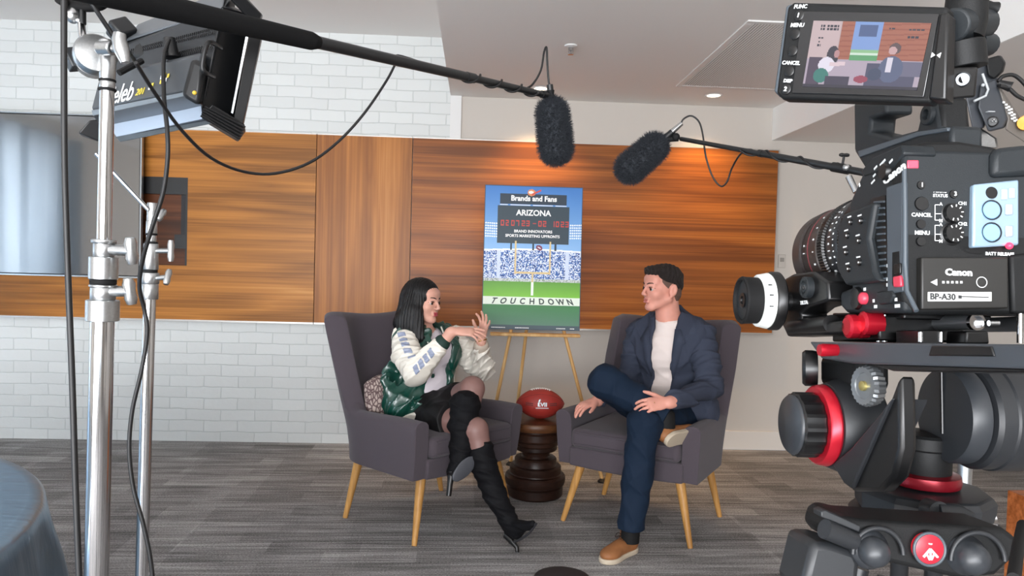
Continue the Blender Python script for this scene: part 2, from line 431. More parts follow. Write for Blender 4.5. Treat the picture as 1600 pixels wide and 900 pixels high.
def wood_mat(name, along='X', cols=('7a451f', 'a96a37', 'c98d57'), fine=1.0, rough=.32, seed=0, sc_=(1, 1, 1)):
    m, nt, b, N, L = nt_of(name, max(rough, .38), .25)
    tc = N('ShaderNodeTexCoord'); mp = N('ShaderNodeMapping'); L(tc.outputs['Object'], mp.inputs[0])
    mp.inputs['Location'].default_value = (seed*3.1, seed*1.7, seed*2.3)
    s = {'X': (.55, 9, 9), 'Y': (9, .55, 9), 'Z': (9, 9, .55)}[along]
    mp.inputs['Scale'].default_value = tuple(s[i]*sc_[i] for i in range(3))
    n = N('ShaderNodeTexNoise'); n.inputs['Scale'].default_value = 1.0*fine; n.inputs['Detail'].default_value = 2; n.inputs['Distortion'].default_value = .35; L(mp.outputs[0], n.inputs[0])
    k = N('ShaderNodeMath'); k.operation = 'MULTIPLY'; k.inputs[1].default_value = 5; L(n.outputs[0], k.inputs[0])
    f = N('ShaderNodeMath'); f.operation = 'PINGPONG'; f.inputs[1].default_value = 1; L(k.outputs[0], f.inputs[0])
    mp2 = N('ShaderNodeMapping'); mp2.inputs['Scale'].default_value = (1.2, 1.2, 1.2) ; L(mp.outputs[0], mp2.inputs[0])
    s2 = {'X': (1.8, 26, 26), 'Y': (26, 1.8, 26), 'Z': (26, 26, 1.8)}[along]; mp2.inputs['Scale'].default_value = tuple(v/3.2 for v in s2)
    n2 = N('ShaderNodeTexNoise'); n2.inputs['Scale'].default_value = 1; n2.inputs['Detail'].default_value = 9; n2.inputs['Roughness'].default_value = .62; L(mp2.outputs[0], n2.inputs[0])
    n3 = N('ShaderNodeTexNoise'); n3.inputs['Scale'].default_value = .45; L(mp.outputs[0], n3.inputs[0])
    a = N('ShaderNodeMath'); a.operation = 'MULTIPLY_ADD'; a.inputs[1].default_value = .35; L(f.outputs[0], a.inputs[0])
    a2 = N('ShaderNodeMath'); a2.operation = 'MULTIPLY_ADD'; a2.inputs[1].default_value = .95; a2.inputs[2].default_value = -.30; L(n2.outputs[0], a2.inputs[0]); L(a2.outputs[0], a.inputs[2])
    a3 = N('ShaderNodeMath'); a3.operation = 'MULTIPLY_ADD'; a3.inputs[1].default_value = .9; L(n3.outputs[0], a3.inputs[0])
    a4 = N('ShaderNodeMath'); a4.operation = 'SUBTRACT'; a4.inputs[1].default_value = .42; L(a.outputs[0], a4.inputs[0]); L(a4.outputs[0], a3.inputs[2])
    cr = N('ShaderNodeValToRGB'); e = cr.color_ramp.elements
    e[0].position = .12; e[0].color = (*s2l(cols[0]), 1); e[1].position = .9; e[1].color = (*s2l(cols[2]), 1)
    q = e.new(.5); q.color = (*s2l(cols[1]), 1)
    L(a3.outputs[0], cr.inputs[0]); L(cr.outputs[0], b.inputs['Base Color'])
    return m

M_carpet = carpet_mat(); M_brick = brick_mat()
M_ceil = mat('ceiling paint', 'e9e5e1', .8, spec=.2, bump=.05, bscale=120)
M_wall = mat('warm grey wall paint', 'c4bdb5', .75, spec=.2, bump=.05, bscale=150)
M_white = mat('white trim paint', 'dedddb', .5, spec=.3)
M_metal_trim = mat('aluminium trim', 'b9b5b0', .35, metal=.9)
M_woodL = wood_mat('walnut veneer pale', 'X', ('80501f', 'b27331', 'd0954f'), seed=1)
M_woodM = wood_mat('walnut veneer upright', 'Z', ('8c5526', 'b07034', 'ca8e4e'), seed=2, fine=1.3)
M_woodR = wood_mat('walnut veneer warm', 'X', ('6e3c17', '9c5a23', 'be7b36'), seed=4)
M_black = mat('matte black', '0d0d0e', .5)

struct(MB().box((XL, YF, -.12), (XR, W, 0)), 'floor', M_carpet)
struct(MB().box((XL, W, 0), (XS, W+.2, ZH)), 'wall_back', M_brick)
struct(MB().box((XS, W, 0), (XP, W+.2, ZL)).box((XP, W+.018, ZL-.002), (XP+.001, W+.2, ZL)), 'wall_pilaster', M_white)
struct(MB().box((XP, W+.02, 0), (XR, W+.2, ZL)), 'wall_recess', M_wall)
struct(MB().box((XL, YF, ZH), (XS, W+.2, ZH+.15)), 'ceiling', M_ceil)
struct(MB().box((XS, YF, ZL), (XR, W+.2, ZH+.15)), 'ceiling_low', M_ceil)
struct(MB().box((XB, YF, ZB), (XR, W+.019, ZL+.001)), 'ceiling_beam', M_ceil)
struct(MB().box((1.0, W-.0, 0.0), (XR, W+.02, .14)).box((-.145, W, 0), (1.0, W+.02, .14)), 'baseboard_back', mat('baseboard paint', 'd3ccc4', .5, spec=.3), bevel=.004)
struct(MB().box((XB-.012, YF, ZB), (XB, W+.019, ZL)), 'beam_lit_face', mat('beam face painted light', 'f4f3f0', .6, spec=.2))  # added board; light on the beam's side is put into its colour
# left wall with a curtained window, right wall, glazed front wall behind the camera
struct(MB().box((XL-.15, YF, 0), (XL, 1.0, ZH)).box((XL-.15, 1.0, 2.7), (XL, 4.3, ZH)).box((XL-.15, 1.0, 0), (XL, 4.3, .25)).box((XL-.15, 4.3, 0), (XL, W+.2, ZH)), 'wall_left', M_wall)
struct(MB().box((XR, YF, 0), (XR+.15, W+.2, ZH)), 'wall_right', M_wall)
struct(MB().box((XL, YF-.15, 2.75), (XR, YF, ZH+.15)).box((XL, YF-.15, 0), (XR, YF, .3)).box((XL, YF-.15, .3), (-4.2, YF, 2.75)).box((1.8, YF-.15, .3), (XR, YF, 2.75)), 'wall_front', M_wall)
M_glass = mat('window glass', 'ffffff', 0.0, trans=1)
fr = MB()
for x in (-4.2, -2.7, -1.2, .3, 1.74): fr.box((x, YF-.1, .3), (x+.06, YF-.04, 2.75))
fr.box((-4.2, YF-.1, .3), (1.8, YF-.04, .36)).box((-4.2, YF-.1, 2.69), (1.8, YF-.04, 2.75))
struct(fr, 'window_1', M_white)
fr = MB()
for y in (1.0, 2.6, 4.24): fr.box((XL-.1, y, .25), (XL-.05, y+.06, 2.7))
struct(fr, 'window_2', M_white)
# sheer curtain hung inside the left window
cv = MB(); n = 260
def curtain_pts(z):
    return [Vector((XL+.12+.055*math.sin(i*.34)+.03*math.sin(i*.13+1), 0.9+3.5*i/n, z)) for i in range(n+1)]
a, bq = curtain_pts(.05), curtain_pts(2.75)
cv.add(a+bq, [(i, i+1, n+2+i, n+1+i) for i in range(n)])
mc = mat('sheer curtain', 'e8eef2', .9, emit='dfe9f2', estr=0.0)
nt = mc.node_tree; tr = nt.nodes.new('ShaderNodeBsdfTranslucent'); tr.inputs[0].default_value = (.85, .9, .95, 1); _tc = nt.nodes.new('ShaderNodeTexCoord'); _mp = nt.nodes.new('ShaderNodeMapping'); _mp.inputs['Scale'].default_value = (0, 7, .15); _nz = nt.nodes.new('ShaderNodeTexNoise'); _nz.inputs['Scale'].default_value = 1; _nz.inputs['Detail'].default_value = 3; _rp = nt.nodes.new('ShaderNodeValToRGB'); _rp.color_ramp.elements[0].position = .36; _rp.color_ramp.elements[0].color = (.16, .2, .25, 1); _rp.color_ramp.elements[1].position = .62; _rp.color_ramp.elements[1].color = (.9, .95, 1, 1); nt.links.new(_tc.outputs['Object'], _mp.inputs[0]); nt.links.new(_mp.outputs[0], _nz.inputs['Vector']); nt.links.new(_nz.outputs[0], _rp.inputs[0]); nt.links.new(_rp.outputs[0], tr.inputs[0]); mxs = nt.nodes.new('ShaderNodeMixShader'); mxs.inputs[0].default_value = .6
nt.links.new(nt.nodes['Principled BSDF'].outputs[0], mxs.inputs[1]); nt.links.new(tr.outputs[0], mxs.inputs[2]); nt.links.new(mxs.outputs[0], nt.nodes['Material Output'].inputs[0])
cur = cv.build('curtain', mc, smooth=180); tag(cur, 'sheer white curtain hanging over the window in the left wall', 'curtain')
cur.modifiers.new('thick', 'SOLIDIFY').thickness = .003
area('window_daylight_and_fill', (XL-.4, 2.65, 1.6), (0, 2.65, 1.3), 3.2, 2.4, 420, (0.90, 0.96, 1.0))

# wall panelling: three veneered panels with thin metal edging
def panel(name, label, x0, x1, m, hole=None):
    z0, z1 = .885, 2.232
    t = thing('wood_wall_panel', label, 'wall panel', ((x0+x1)/2, PF, z0), group='wood wall panels')
    b = MB()
    if hole:
        hx0, hx1, hz0, hz1 = hole
        b.box((x0, PF, z0), (hx0, W-.002, z1)).box((hx1, PF, z0), (x1, W-.002, z1)).box((hx0, PF, z0), (hx1, W-.002, hz0)).box((hx0, PF, hz1), (hx1, W-.002, z1))
    else: b.box((x0, PF, z0), (x1, W-.002, z1))
    b.build('veneer_board', m, t)
    MB().box((x0, PF-.004, z0-.012), (x1, W-.002, z0)).build('bottom_edging', M_metal_trim, t)
    MB().box((x0, PF-.002, z1), (x1, W-.002, z1+.006)).build('top_edging', M_metal_trim, t)
    return t
hz0, hz1 = 1.27, 1.895
panel('a', 'pale horizontal-grain wood wall panel behind the television', -4.6, -1.172, M_woodL, (-2.55, -2.07, hz0, hz1))
panel('b', 'narrow wood wall panel with upright grain between two wider ones', -1.166, -.490, M_woodM)
tR = panel('c', 'long dark-toned wood wall panel behind the poster, lit by downlights', -.484, 2.195, M_woodR)
MB().box((2.195, PF-.004, .873), (2.203, W-.002, 2.238)).build('end_edging', M_metal_trim, tR)
# recess box cut in the left panel
nb = thing('wall_recess_box', 'open black-rimmed recess cut into the pale wood panel beside the television', 'recess', (-2.3, PF, hz0))
y0, y1 = PF+.003, W+.0
MB().box((-2.55, W-.008, hz0), (-2.07, W-.003, hz1)).build('back_board', wood_mat('recess wood', 'X', ('3a1f10', '5a3119', '6f4226'), seed=6), nb)
MB().box((-2.085, y0, hz0), (-2.07, W-.008, hz1)).box((-2.55, y0, hz1-.12), (-2.085, W-.008, hz1)).box((-2.16, y0, hz0+.12), (-2.085, W-.008, hz0+.22)).build('black_rim', M_black, nb)
MB().box((-2.12, W-.03, hz1-.10), (-2.09, W-.008, hz0+.22)).build('bracket', mat('dark steel', '2a2a2c', .4, metal=.7), nb)

# television
YT = 5.25
p0, p1, p2 = at(-40, 177, YT), at(222, 185, YT), at(222, 434, YT)
tx1, tz1, tz0 = p1.x, p1.z+.01, p2.z
tx0 = tx1-1.98
tv = thing('television', 'large glossy flat television on the wall left of the recess', 'television', ((tx0+tx1)/2, YT, tz0))
MB().box((tx0, YT, tz0), (tx1, YT+.045, tz1)).build('casing', mat('tv casing', '141416', .3), tv, bevel=.004)
MB().box((tx0+.012, YT-.003, tz0+.014), (tx1-.012, YT+.0, tz1-.012)).build('screen', mat('tv glass', '1c2228', .09, spec=1.0, coat=1.0), tv)
MB().box((tx0+.1, YT+.045, tz0+.3), (tx1-.1, W-.05, tz1-.3)).build('wall_mount', M_black, tv)
f2 = MB()
for a_, b_ in (((tx0, tz0-.004), (tx1, tz0+.006)), ((tx0, tz1-.004), (tx1, tz1+.004)), ((tx1-.006, tz0), (tx1+.004, tz1))):
    f2.box((a_[0], YT-.006, a_[1]), (b_[0], YT+.02, b_[1]))
f2.build('bezel', mat('tv bezel', 'aab0b4', .25, metal=.9), tv)

# ceiling grille
gx0, gx1, gy0, gy1 = 1.285, 2.06, 3.56, 4.87
g = thing('ceiling_grille', 'large louvred return-air grille in the low ceiling', 'air grille', ((gx0+gx1)/2, (gy0+gy1)/2, ZL))
b = MB(); t_ = .035
b.box((gx0, gy0, ZL-.008), (gx1, gy0+t_, ZL)).box((gx0, gy1-t_, ZL-.008), (gx1, gy1, ZL)).box((gx0, gy0+t_, ZL-.008), (gx0+t_, gy1-t_, ZL)).box((gx1-t_, gy0+t_, ZL-.008), (gx1, gy1-t_, ZL))
b.build('frame', M_white, g, bevel=.002)
MB().box((gx0+t_, gy0+t_, ZL-.002), (gx1-t_, gy1-t_, ZL-.0005)).build('dark_duct', mat('duct dark', '2a2624', .9), g)
b = MB(); n = 46
for i in range(n):
    x = gx0+t_+(gx1-gx0-2*t_)*(i+.5)/n
    b.add([(x-.0025, gy0+t_, ZL-.002), (x+.0025, gy0+t_, ZL-.009), (x+.0025, gy1-t_, ZL-.009), (x-.0025, gy1-t_, ZL-.002),
           (x-.0015, gy0+t_, ZL-.001), (x+.0035, gy0+t_, ZL-.008), (x+.0035, gy1-t_, ZL-.008), (x-.0015, gy1-t_, ZL-.001)],
          [(0, 1, 2, 3), (7, 6, 5, 4), (0, 4, 5, 1), (3, 2, 6, 7), (1, 5, 6, 2), (0, 3, 7, 4)])
b.build('louvres', mat('louvre paint', 'dcd6d0', .6), g)
# downlights
M_lamp = mat('lamp lens', 'ffffff', .4, emit='ffe9c8', estr=9)
for (px, py, lab) in ((845, 137, 'round recessed ceiling downlight behind the upright microphone'), (1115, 148, 'round recessed ceiling downlight below the air grille')):
    p = fl(px, py, ZL)
    d = thing('recessed_downlight', lab, 'downlight', (p.x, p.y, ZL), group='ceiling downlights')
    MB().lathe([(.062, -.004), (.055, -.010), (.045, -.008), (.044, -.002)], p).build('trim_ring', M_white, d)
    MB().lathe([(0, -.005), (.044, -.005), (.044, -.003)], p).build('lens', M_lamp, d)
    spot((p.x, p.y, ZL-.015), (p.x+.0, p.y+.115, 1.9), 60, 100, (1.0, .62, .28), .9, .03)
# sprinkler
p = fl(892, 71, ZL)
s_ = thing('fire_sprinkler', 'small chrome fire sprinkler head on the low ceiling', 'sprinkler', p)
MB().lathe([(.036, 0), (.034, -.006), (.018, -.010), (.012, -.010)], p).build('escutcheon', M_white, s_)
MB().lathe([(.009, -.008), (.009, -.03), (.004, -.034), (.004, -.045)], p).tube([p+Vector((-.012, 0, -.012)), p+Vector((-.012, 0, -.035)), p+Vector((0, 0, -.05))], .002, 6).tube([p+Vector((.012, 0, -.012)), p+Vector((.012, 0, -.035)), p+Vector((0, 0, -.05))], .002, 6).build('head', mat('chrome', 'c9c9cb', .15, metal=1), s_)
MB().lathe([(.016, -.050), (.016, -.052), (0, -.053)], p).build('deflector', mat('chrome', 'c9c9cb', .15, metal=1), s_)
q = at(1221, 408, W+.018)
sw = thing('wall_control_plate', 'small pale control plate on the grey wall at the right end of the wood panelling', 'switch', q)
MB().cbox(q+Vector((.0, -.006, 0)), (.055, .012, .10)).build('plate', mat('pale plastic', 'b9b2aa', .5), sw, bevel=.003)
MB().cbox(q+Vector((.0, -.013, .01)), (.03, .004, .03)).build('display', mat('grey display', '8d8881', .4), sw, bevel=.001)
_g = bpy.data.materials['tv glass'].node_tree.nodes['Principled BSDF']; _g.inputs['IOR'].default_value = 1.9
# ================================================================ ARMCHAIRS
M_fab = mat('charcoal grey upholstery', '4c454b', .92, spec=.15, sheen=.12, noise=.12, nscale=900, bump=.15, bscale=1200)
M_leg = wood_mat('oiled ash', 'Z', ('9a6f3c', 'bd8d50', 'd3a869'), fine=1.2, rough=.4, seed=3)
def armchair(label, loc, rotz):
    t = thing('wing_armchair', label, 'armchair', loc, rotz, 'pair of grey wing armchairs')
    T = WM[t]
    # plan path (outer): front of one arm -> round the back -> front of other arm
    def path(off):
        hw = .375-off; yf = .335; yb = -.35+off; rc = .24-off*.6
        pts = []
        for i in range(9): pts.append((hw, yf+(yb+rc-yf)*i/9))
        for i in range(11): a = i/10*PI/2; pts.append((hw-rc+rc*math.cos(a), yb+rc-rc*math.sin(a)))
        for i in range(1, 8): pts.append((hw-rc-(2*(hw-rc))*i/8, yb))
        for i in range(11): a = PI/2-i/10*PI/2; pts.append((-hw+rc-rc*math.cos(a), yb+rc-rc*math.sin(a)))
        for i in range(1, 10): pts.append((-hw, (yb+rc)+(yf-yb-rc)*i/9))
        return pts
    outer, inner = path(0), path(.085)
    n = len(outer); rings = []
    def sm(a, b, x): x = min(max((x-a)/(b-a), 0), 1); return x*x*(3-2*x)
    for i in range(n):
        (xo, yo), (xi, yi) = outer[i], inner[i]
        rise = sm(-.17, -.262, yo)
        H = .588 - .012*sm(.25, -.1, yo) + rise*.47 + .012*rise*math.cos(xo/.375*PI*1.0)*-1
        ring = []
        prof = [(0, .310), (0, .36), (0, .45), (0, .54), (0, .62), (0, .7), (0, .8), (0, .9)]
        zs = [.31+(H-.03-.31)*k/9 for k in range(10)]
        for z in zs: ring.append((xo, yo, z))
        mx, my = (xo+xi)/2, (yo+yi)/2
        for k in range(1, 7):
            a = PI*k/7; cx = math.cos(a)
            ring.append((mx+(xo-mx)*cx, my+(yo-my)*cx, H-.03+.034*math.sin(a)))
        for z in reversed(zs): ring.append((xi, yi, z))
        out = []
        for k, (x, y, z) in enumerate(ring):
            lean = .27*max(z-.42, 0)*(.25+.75*sm(.1, -.3, y))*(1 if z < .9 else 1-.0)
            fl_ = 1+ .16*(min(z, .62)-.45) + .30*max(z-.55, 0)*sm(-.05, -.25, yo)
            dx = 1.0
            y2 = y*(1+.08*(min(z, .6)-.45)) - lean
            if y > .2 and z < .585: y2 += -.03*(1-(z-.31)/.275)
            out.append(T @ Vector((x*fl_, y2, z)))
        rings.append(out)
    b = MB(); m = len(rings[0]); vs = [v for r_ in rings for v in r_]
    fs = [(i*m+j, i*m+(j+1) % m, (i+1)*m+(j+1) % m, (i+1)*m+j) for i in range(n-1) for j in range(m)]
    fs += [tuple(reversed(range(m))), tuple((n-1)*m+j for j in range(m))]
    b.add(vs, fs); b.build('shell', M_fab, t, bevel=.012, smooth=60, segs=3)
    # seat base with curved lower edge
    b = MB(); P = []
    for i in range(13):
        x = -.30+.60*i/12; c = 1-(x/.33)**2
        P.append([(x, .325+.004*c, .405), (x, .322, .31-.012*c), (x, -.28, .31-.012*c), (x, -.28, .405)])
    vs = [T @ Vector(q) for r_ in P for q in r_]; fs = [(i*4+j, i*4+(j+1) % 4, (i+1)*4+(j+1) % 4, (i+1)*4+j) for i in range(12) for j in range(4)]
    fs += [(3, 2, 1, 0), (48, 49, 50, 51)]
    b.add(vs, fs).build('seat_base', M_fab, t, bevel=.01, smooth=50)
    # cushion
    MB().box((-.287, -.25, .405), (.287, .345, .505), T).build('seat_cushion', M_fab, t, bevel=.03, segs=4, smooth=60)
    pp = [(.283, .347), (.283, -.24), (-.283, -.24), (-.283, .347)]
    b = MB()
    for z in (.425, .487):
        b.tube([T @ Vector(q) for q in [(-.26, .348, z), (0, .350, z), (.26, .348, z)]], .0045, 6)
    b.build('piping', M_fab, t, smooth=60)
    for sx, sy in ((1, 1), (-1, 1), (1, -1), (-1, -1)):
        top = T @ Vector((sx*.26, .24*sy+(.0 if sy > 0 else -.0), .32)); bot = T @ Vector((sx*.34, .29 if sy > 0 else -.25, 0))
        MB().tube([bot, bot+(top-bot)*.05, top], [.0125, .0135, .0255], 16).build('leg', M_leg, t, smooth=60)
    return t
armchair('grey wing armchair at left, in which the long-haired woman sits', (-.235, 3.885, 0), R(-134))
armchair('grey wing armchair at right, in which the man in a blazer sits', (.925, 3.868, 0), R(147))
# ================================================================ SIDE TABLE, BALL, EASEL, POSTER
tc0 = fl(836, 786); TX, TY = tc0.x+.01, tc0.y+.165; TZ = .445
M_dwood = wood_mat('dark stained wood', 'X', ('1a0f0b', '2b1912', '40281c'), rough=.35, seed=8)
M_topw = wood_mat('polished brown wood', 'X', ('3a2214', '5f3b22', '855a36'), rough=.25, seed=9)
st = thing('side_table', 'dark wooden stacked-disc side table between the two armchairs', 'side table', (TX, TY, 0))
MB().lathe([(.155, 0), (.163, .01), (.163, .055), (.155, .062), (.155, .066), (.172, .072), (.176, .09), (.176, .115), (.168, .125), (.15, .128), (.148, .134), (.150, .14), (.150, .17), (.144, .176),
            (.125, .178), (.122, .185), (.122, .215), (.116, .222), (.085, .225), (.08, .235), (.082, .25), (.09, .262), (.118, .266), (.124, .272), (.124, .292), (.130, .30), (.132, .32), (.142, .326), (.148, .335), (.148, .37), (.14, .38), (.14, .40)], (TX, TY, 0), n=48).build('pedestal', M_dwood, st, smooth=24)
MB().lathe([(.15, .395), (.196, .40), (.2, .406), (.2, .436), (.195, TZ), (0, TZ)], (TX, TY, 0), n=56).build('tabletop', M_topw, st, smooth=40)

# football
bp_ = at(844, 637, TY); BX, BZ = bp_.x, TZ+.088
fb = thing('football', 'red-brown leather football lying on the side table', 'football', (BX, TY, TZ))
M_ball = mat('pebbled red leather', '9a2f28', .42, spec=.4, bump=.25, bscale=450, cvar=.12, cscale=20)
M_wht = mat('white print', 'e9e6e0', .5)
prof = []
for i in range(33):
    u = -1+2*i/32; prof.append((.088*max(1-abs(u)**2.0, 0)**.72, .142*u))
MB().lathe(prof, (BX, TY, BZ), (1, 0, 0), n=40).build('leather_shell', M_ball, fb, smooth=180)
sm_ = MB()
for a in (PI/4, -PI/4, 3*PI/4, -3*PI/4):
    sm_.tube([Vector((BX+h, TY+math.sin(a-PI/2)*r*1.003, BZ+math.cos(a-PI/2)*r*1.003)) for r, h in prof[1:-1]], .0009, 5)
sm_.build('seams', mat('seam dark', '5c1a17', .6), fb)
lc = MB()
for i in range(9):
    x = -.05+.1*i/8; r = .088*(1-(x/.142)**2)**.72
    lc.tube([Vector((BX+x, TY+s*.014, BZ+r*math.cos(s*.014/r)+.0025)) for s in (-1.4, -.5, .5, 1.4)], .0026, 6)
lc.tube([Vector((BX+x/100, TY, BZ+.088*(1-(x/14.2)**2)**.72+.002)) for x in range(-6, 7)], .002, 6)
lc.build('laces', M_wht, fb, smooth=60)
for s, dx, dz, sz, col in (('LVII', .004, .008, .030, 'd7dde0'),):
    # lettering lies on the curved face towards the camera
    Mx = frame3((BX+dx, TY-.0895, BZ+dz), (1, 0, 0), (0, 0, 1))
    text(s, 'emblem', sz, Mx, mat('emblem silver', col, .3, metal=.3), fb, ext=.0015, bold=.0012, xs=1.15)
e_ = MB(); Mx = frame3((BX-.012, TY-.089, BZ+.03), (1, 0, 0), (0, 0, 1))
e_.ball((BX-.012, TY-.083, BZ+.029), (.006, .004, .012), Matrix.Rotation(.5, 3, 'Y')).cyl((BX-.016, TY-.0875, BZ+.0), (BX-.013, TY-.085, BZ+.022), .003)
e_.box((BX-.033, TY-.091, BZ-.013), (BX+.04, TY-.087, BZ-.0095)); e_.build('trophy_mark', mat('emblem silver', 'd7dde0', .3, metal=.3), fb)
q_ = MB()
for sx in (-1, 1):
    for dz in (.013, .003):
        for k in range(5):
            x0 = sx*(.052+.0085*k); r0_ = .088*(1-(x0/.142)**2)**.72
            q_.cbox((BX+x0, TY-r0_*.985, BZ+dz), (.0065, .006, .0045), None)
q_.build('stamp_marks', mat('stamp dark', '3a0f0e', .6), fb)

# easel
YE = 4.62
M_eas = wood_mat('pale beech', 'Z', ('b38750', 'cda268', 'e0bc86'), rough=.45, seed=5)
ez = thing('easel', 'light wooden tripod easel holding the poster between the armchairs', 'easel', at(832, 740, YE+.1)*1.0)
def leg(a, b, r=.011): MB().tube([a, b], r, 10).build('leg', M_eas, ez, smooth=60)
def through(px1, py1, Y1, px2, py2, Y2, ztop, zbot):
    a, b = at(px1, py1, Y1), at(px2, py2, Y2); d = b-a
    return a+d*((ztop-a.z)/d.z), a+d*((zbot-a.z)/d.z)
la, lb = through(797, 523, YE+.03, 775, 630, YE-.03, 1.9, .012)
ra, rb = through(883, 525, YE+.03, 908, 622, YE-.03, 1.9, .012)
ctr = (la+ra)/2
ta = la+(la-lb).normalized()*0
leg(lb, la+(lb-la)*.05); leg(rb, ra+(rb-ra)*.05)
ma, mb_ = through(826, 523, YE+.12, 812, 622, YE+.19, 1.45, .012)
ma = at(828, 470, YE+.085)
leg(mb_, ma)
for p in (lb, rb, mb_):
    MB().lathe([(.028, -.012), (.030, -.004), (.02, .004), (.014, .012)], p, n=18).build('rubber_foot', M_black, ez, smooth=60)
tL, tR_ = at(766, 521, YE-.02), at(906, 522, YE-.02)
MB().box((tL.x, YE-.045, tL.z-.012), (tR_.x, YE+.02, tL.z+.006)).build('ledge', M_eas, ez, bevel=.003)
cm = (la+ra)/2
MB().box((la.x-.0, YE+.045, 1.55), (ra.x, YE+.065, 1.59)).build('crossbar', M_eas, ez, bevel=.003)

# poster
pb, ptp = at(832, 515.5, YE-.022), at(832, 290.5, YE+.012)
PW, PH = .618, (ptp-pb).length
up = (ptp-pb).normalized(); pn = Vector((1, 0, 0)).cross(up)
pc = (pb+ptp)/2
MP = frame3(pc, (1, 0, 0), up)       # local x right, y up, z towards the camera
po = thing('poster', 'tall stadium poster board resting on the easel', 'poster', pb, 0)
MB().box((-PW/2, -PH/2, -.006), (PW/2, PH/2, -.0008), MP).build('board', mat('foam board', '3b4a5a', .6), po)
GW, GH = 232, 344
img = np.zeros((GH, GW, 3)); yy, xx = np.mgrid[0:GH, 0:GW]; u = (xx+.5)/GW; v = (yy+.5)/GH
rng = np.random.default_rng(3)
def hx(s): return np.array([int(s[i:i+2], 16)/255 for i in (0, 2, 4)])
def paint(mask, c): img[mask] = hx(c) if isinstance(c, str) else c
img[:] = hx('3f78bd')*(1-v[..., None]/.45)+hx('8db9e6')*(v[..., None]/.45)
img = np.clip(img, 0, 1)
# light towers
for x0, x1 in ((0, .125), (.875, 1)):
    for k in range(6):
        yb = .262+.0185*k+(.02*(u if x0 == 0 else 1-u))
        for j in range(6):
            cx = x0+.012+.022*j; paint(((u-cx)/.008)**2+((v-yb)/.0055)**2 < 1, 'f2f7ff')
# stands
top = .447-.012*(1-(2*u-1)**2)*-1; arc = .452-.010*(2*u-1)**2
st_m = (v > .45-.008*np.cos((u-.5)*PI)) & (v < .66)
paint(st_m, '3a62a6')
r_ = rng.random((GH//3+1, GW//3+1)); rr = np.kron(r_, np.ones((3, 3)))[:GH, :GW]; rr2 = np.kron(rng.random((GH//2+1, GW//2+1)), np.ones((2, 2)))[:GH, :GW]
paint(st_m & (rr2 > .55), 'dfe7f5'); paint(st_m & (rr2 > .45) & (rr2 <= .55), '6f93cc'); paint(st_m & (rr > .93), '22407e')
paint(st_m & (np.abs(u-.15) < .018), 'cfdaf0'); paint(st_m & (np.abs(u-.86) < .018), 'cfdaf0')
paint((np.abs(v-(.452-.010*np.cos((u-.5)*PI))) < .006), 'eef3fa')
paint((v > .648) & (v < .672), 'c9cfd0'); paint((v > .648) & (v < .672) & (rr2 > .7), '8d9a8f')
g = ((v-.67)/.1)[..., None]; gm = (v >= .67) & (v < .775); img[gm] = (hx('5f9a34')*(1-g)+hx('7cbf3c')*g)[gm]
paint((v >= .775) & (v < .832), 'e6efe0')
gm = v >= .832; g = np.clip((v-.832)/.14, 0, 1)[..., None]; img[gm] = (hx('3f8049')*(1-g)+hx('58806a')*g)[gm]
paint(v > .975, '44555c')
# sign, scoreboard
paint((u > .152) & (u < .842) & (v > .052) & (v < .126), '2c3a48')
paint((np.abs(v-.130) < .003) & (u > .15) & (u < .84) & (np.mod(u*4.3, 1) > .12), 'dfe6ee')
paint((u > .128) & (u < .872) & (v > .138) & (v < .402), '31414b')
for cx in (.275, .505, .735): paint((np.abs(u-cx) < .009) & (v > .402) & (v < .447), '22303c')
# goal
for cx in (.325, .680): paint((np.abs(u-cx) < .0085) & (v > .385) & (v < .615), 'd9c08a')
paint((np.abs(v-.606) < .006) & (u > .318) & (u < .688), 'd9c08a')
paint((np.abs(u-.503) < .0085) & (v > .606) & (v < .675), 'd9c08a'); paint((np.abs(u-.503) < .013) & (v > .672) & (v < .765), 'eef2ea')
# kicked ball and emblem above the sign
q = ((u-.567)*math.cos(.5)+(v-.428)*1.47*math.sin(.5)); q2 = (-(u-.567)*math.sin(.5)+(v-.428)*1.47*math.cos(.5))
paint((q/.036)**2+(q2/.026)**2 < 1, '7a2f4a'); paint((q/.02)**2+(q2/.006)**2 < 1, 'e8e0e8')
paint(((u-.475)/.042)**2+((v-.042)/.024)**2 < 1, 'd98a5a'); paint(((u-.47)/.026)**2+((v-.040)/.010)**2 < 1, 'f4ece2')
paint((np.abs((v-.038)+(u-.53)*.35) < .006) & (u > .48) & (u < .575), 'd14a3e')
# seven segment date
def seg(ch, x0, y0, w_, h_):
    S = {'0': 'abcdef', '1': 'bc', '2': 'abged', '3': 'abgcd', '7': 'abc', '-': 'g'}[ch]; t = .0042; tv_ = .0032
    R_ = {'a': (0, 0, 1, 0), 'g': (0, .5, 1, .5), 'd': (0, 1, 1, 1), 'f': (0, 0, 0, .5), 'b': (1, 0, 1, .5), 'e': (0, .5, 0, 1), 'c': (1, .5, 1, 1)}
    for k in S:
        a, b_, c_, d_ = R_[k]
        paint((u > x0+a*w_-t) & (u < x0+c_*w_+t) & (v > y0+b_*h_-tv_) & (v < y0+d_*h_+tv_), 'c04038')
for s, x in (('02', .17), ('07', .275), ('23', .385), ('-', .50), ('02', .555), ('10', .69), ('23', .79)):
    for i, ch in enumerate(s): seg(ch, x+i*.048, .243, .025, .032)
art_grid('print', img, MP @ Matrix.Translation((0, 0, 0)), PW*.985, PH*.988, attr_mat('poster print', .45, spec=.35), po)
M_pw = mat('poster white ink', 'f4f4f2', .5); M_pd = mat('poster dark ink', '2f4038', .5)
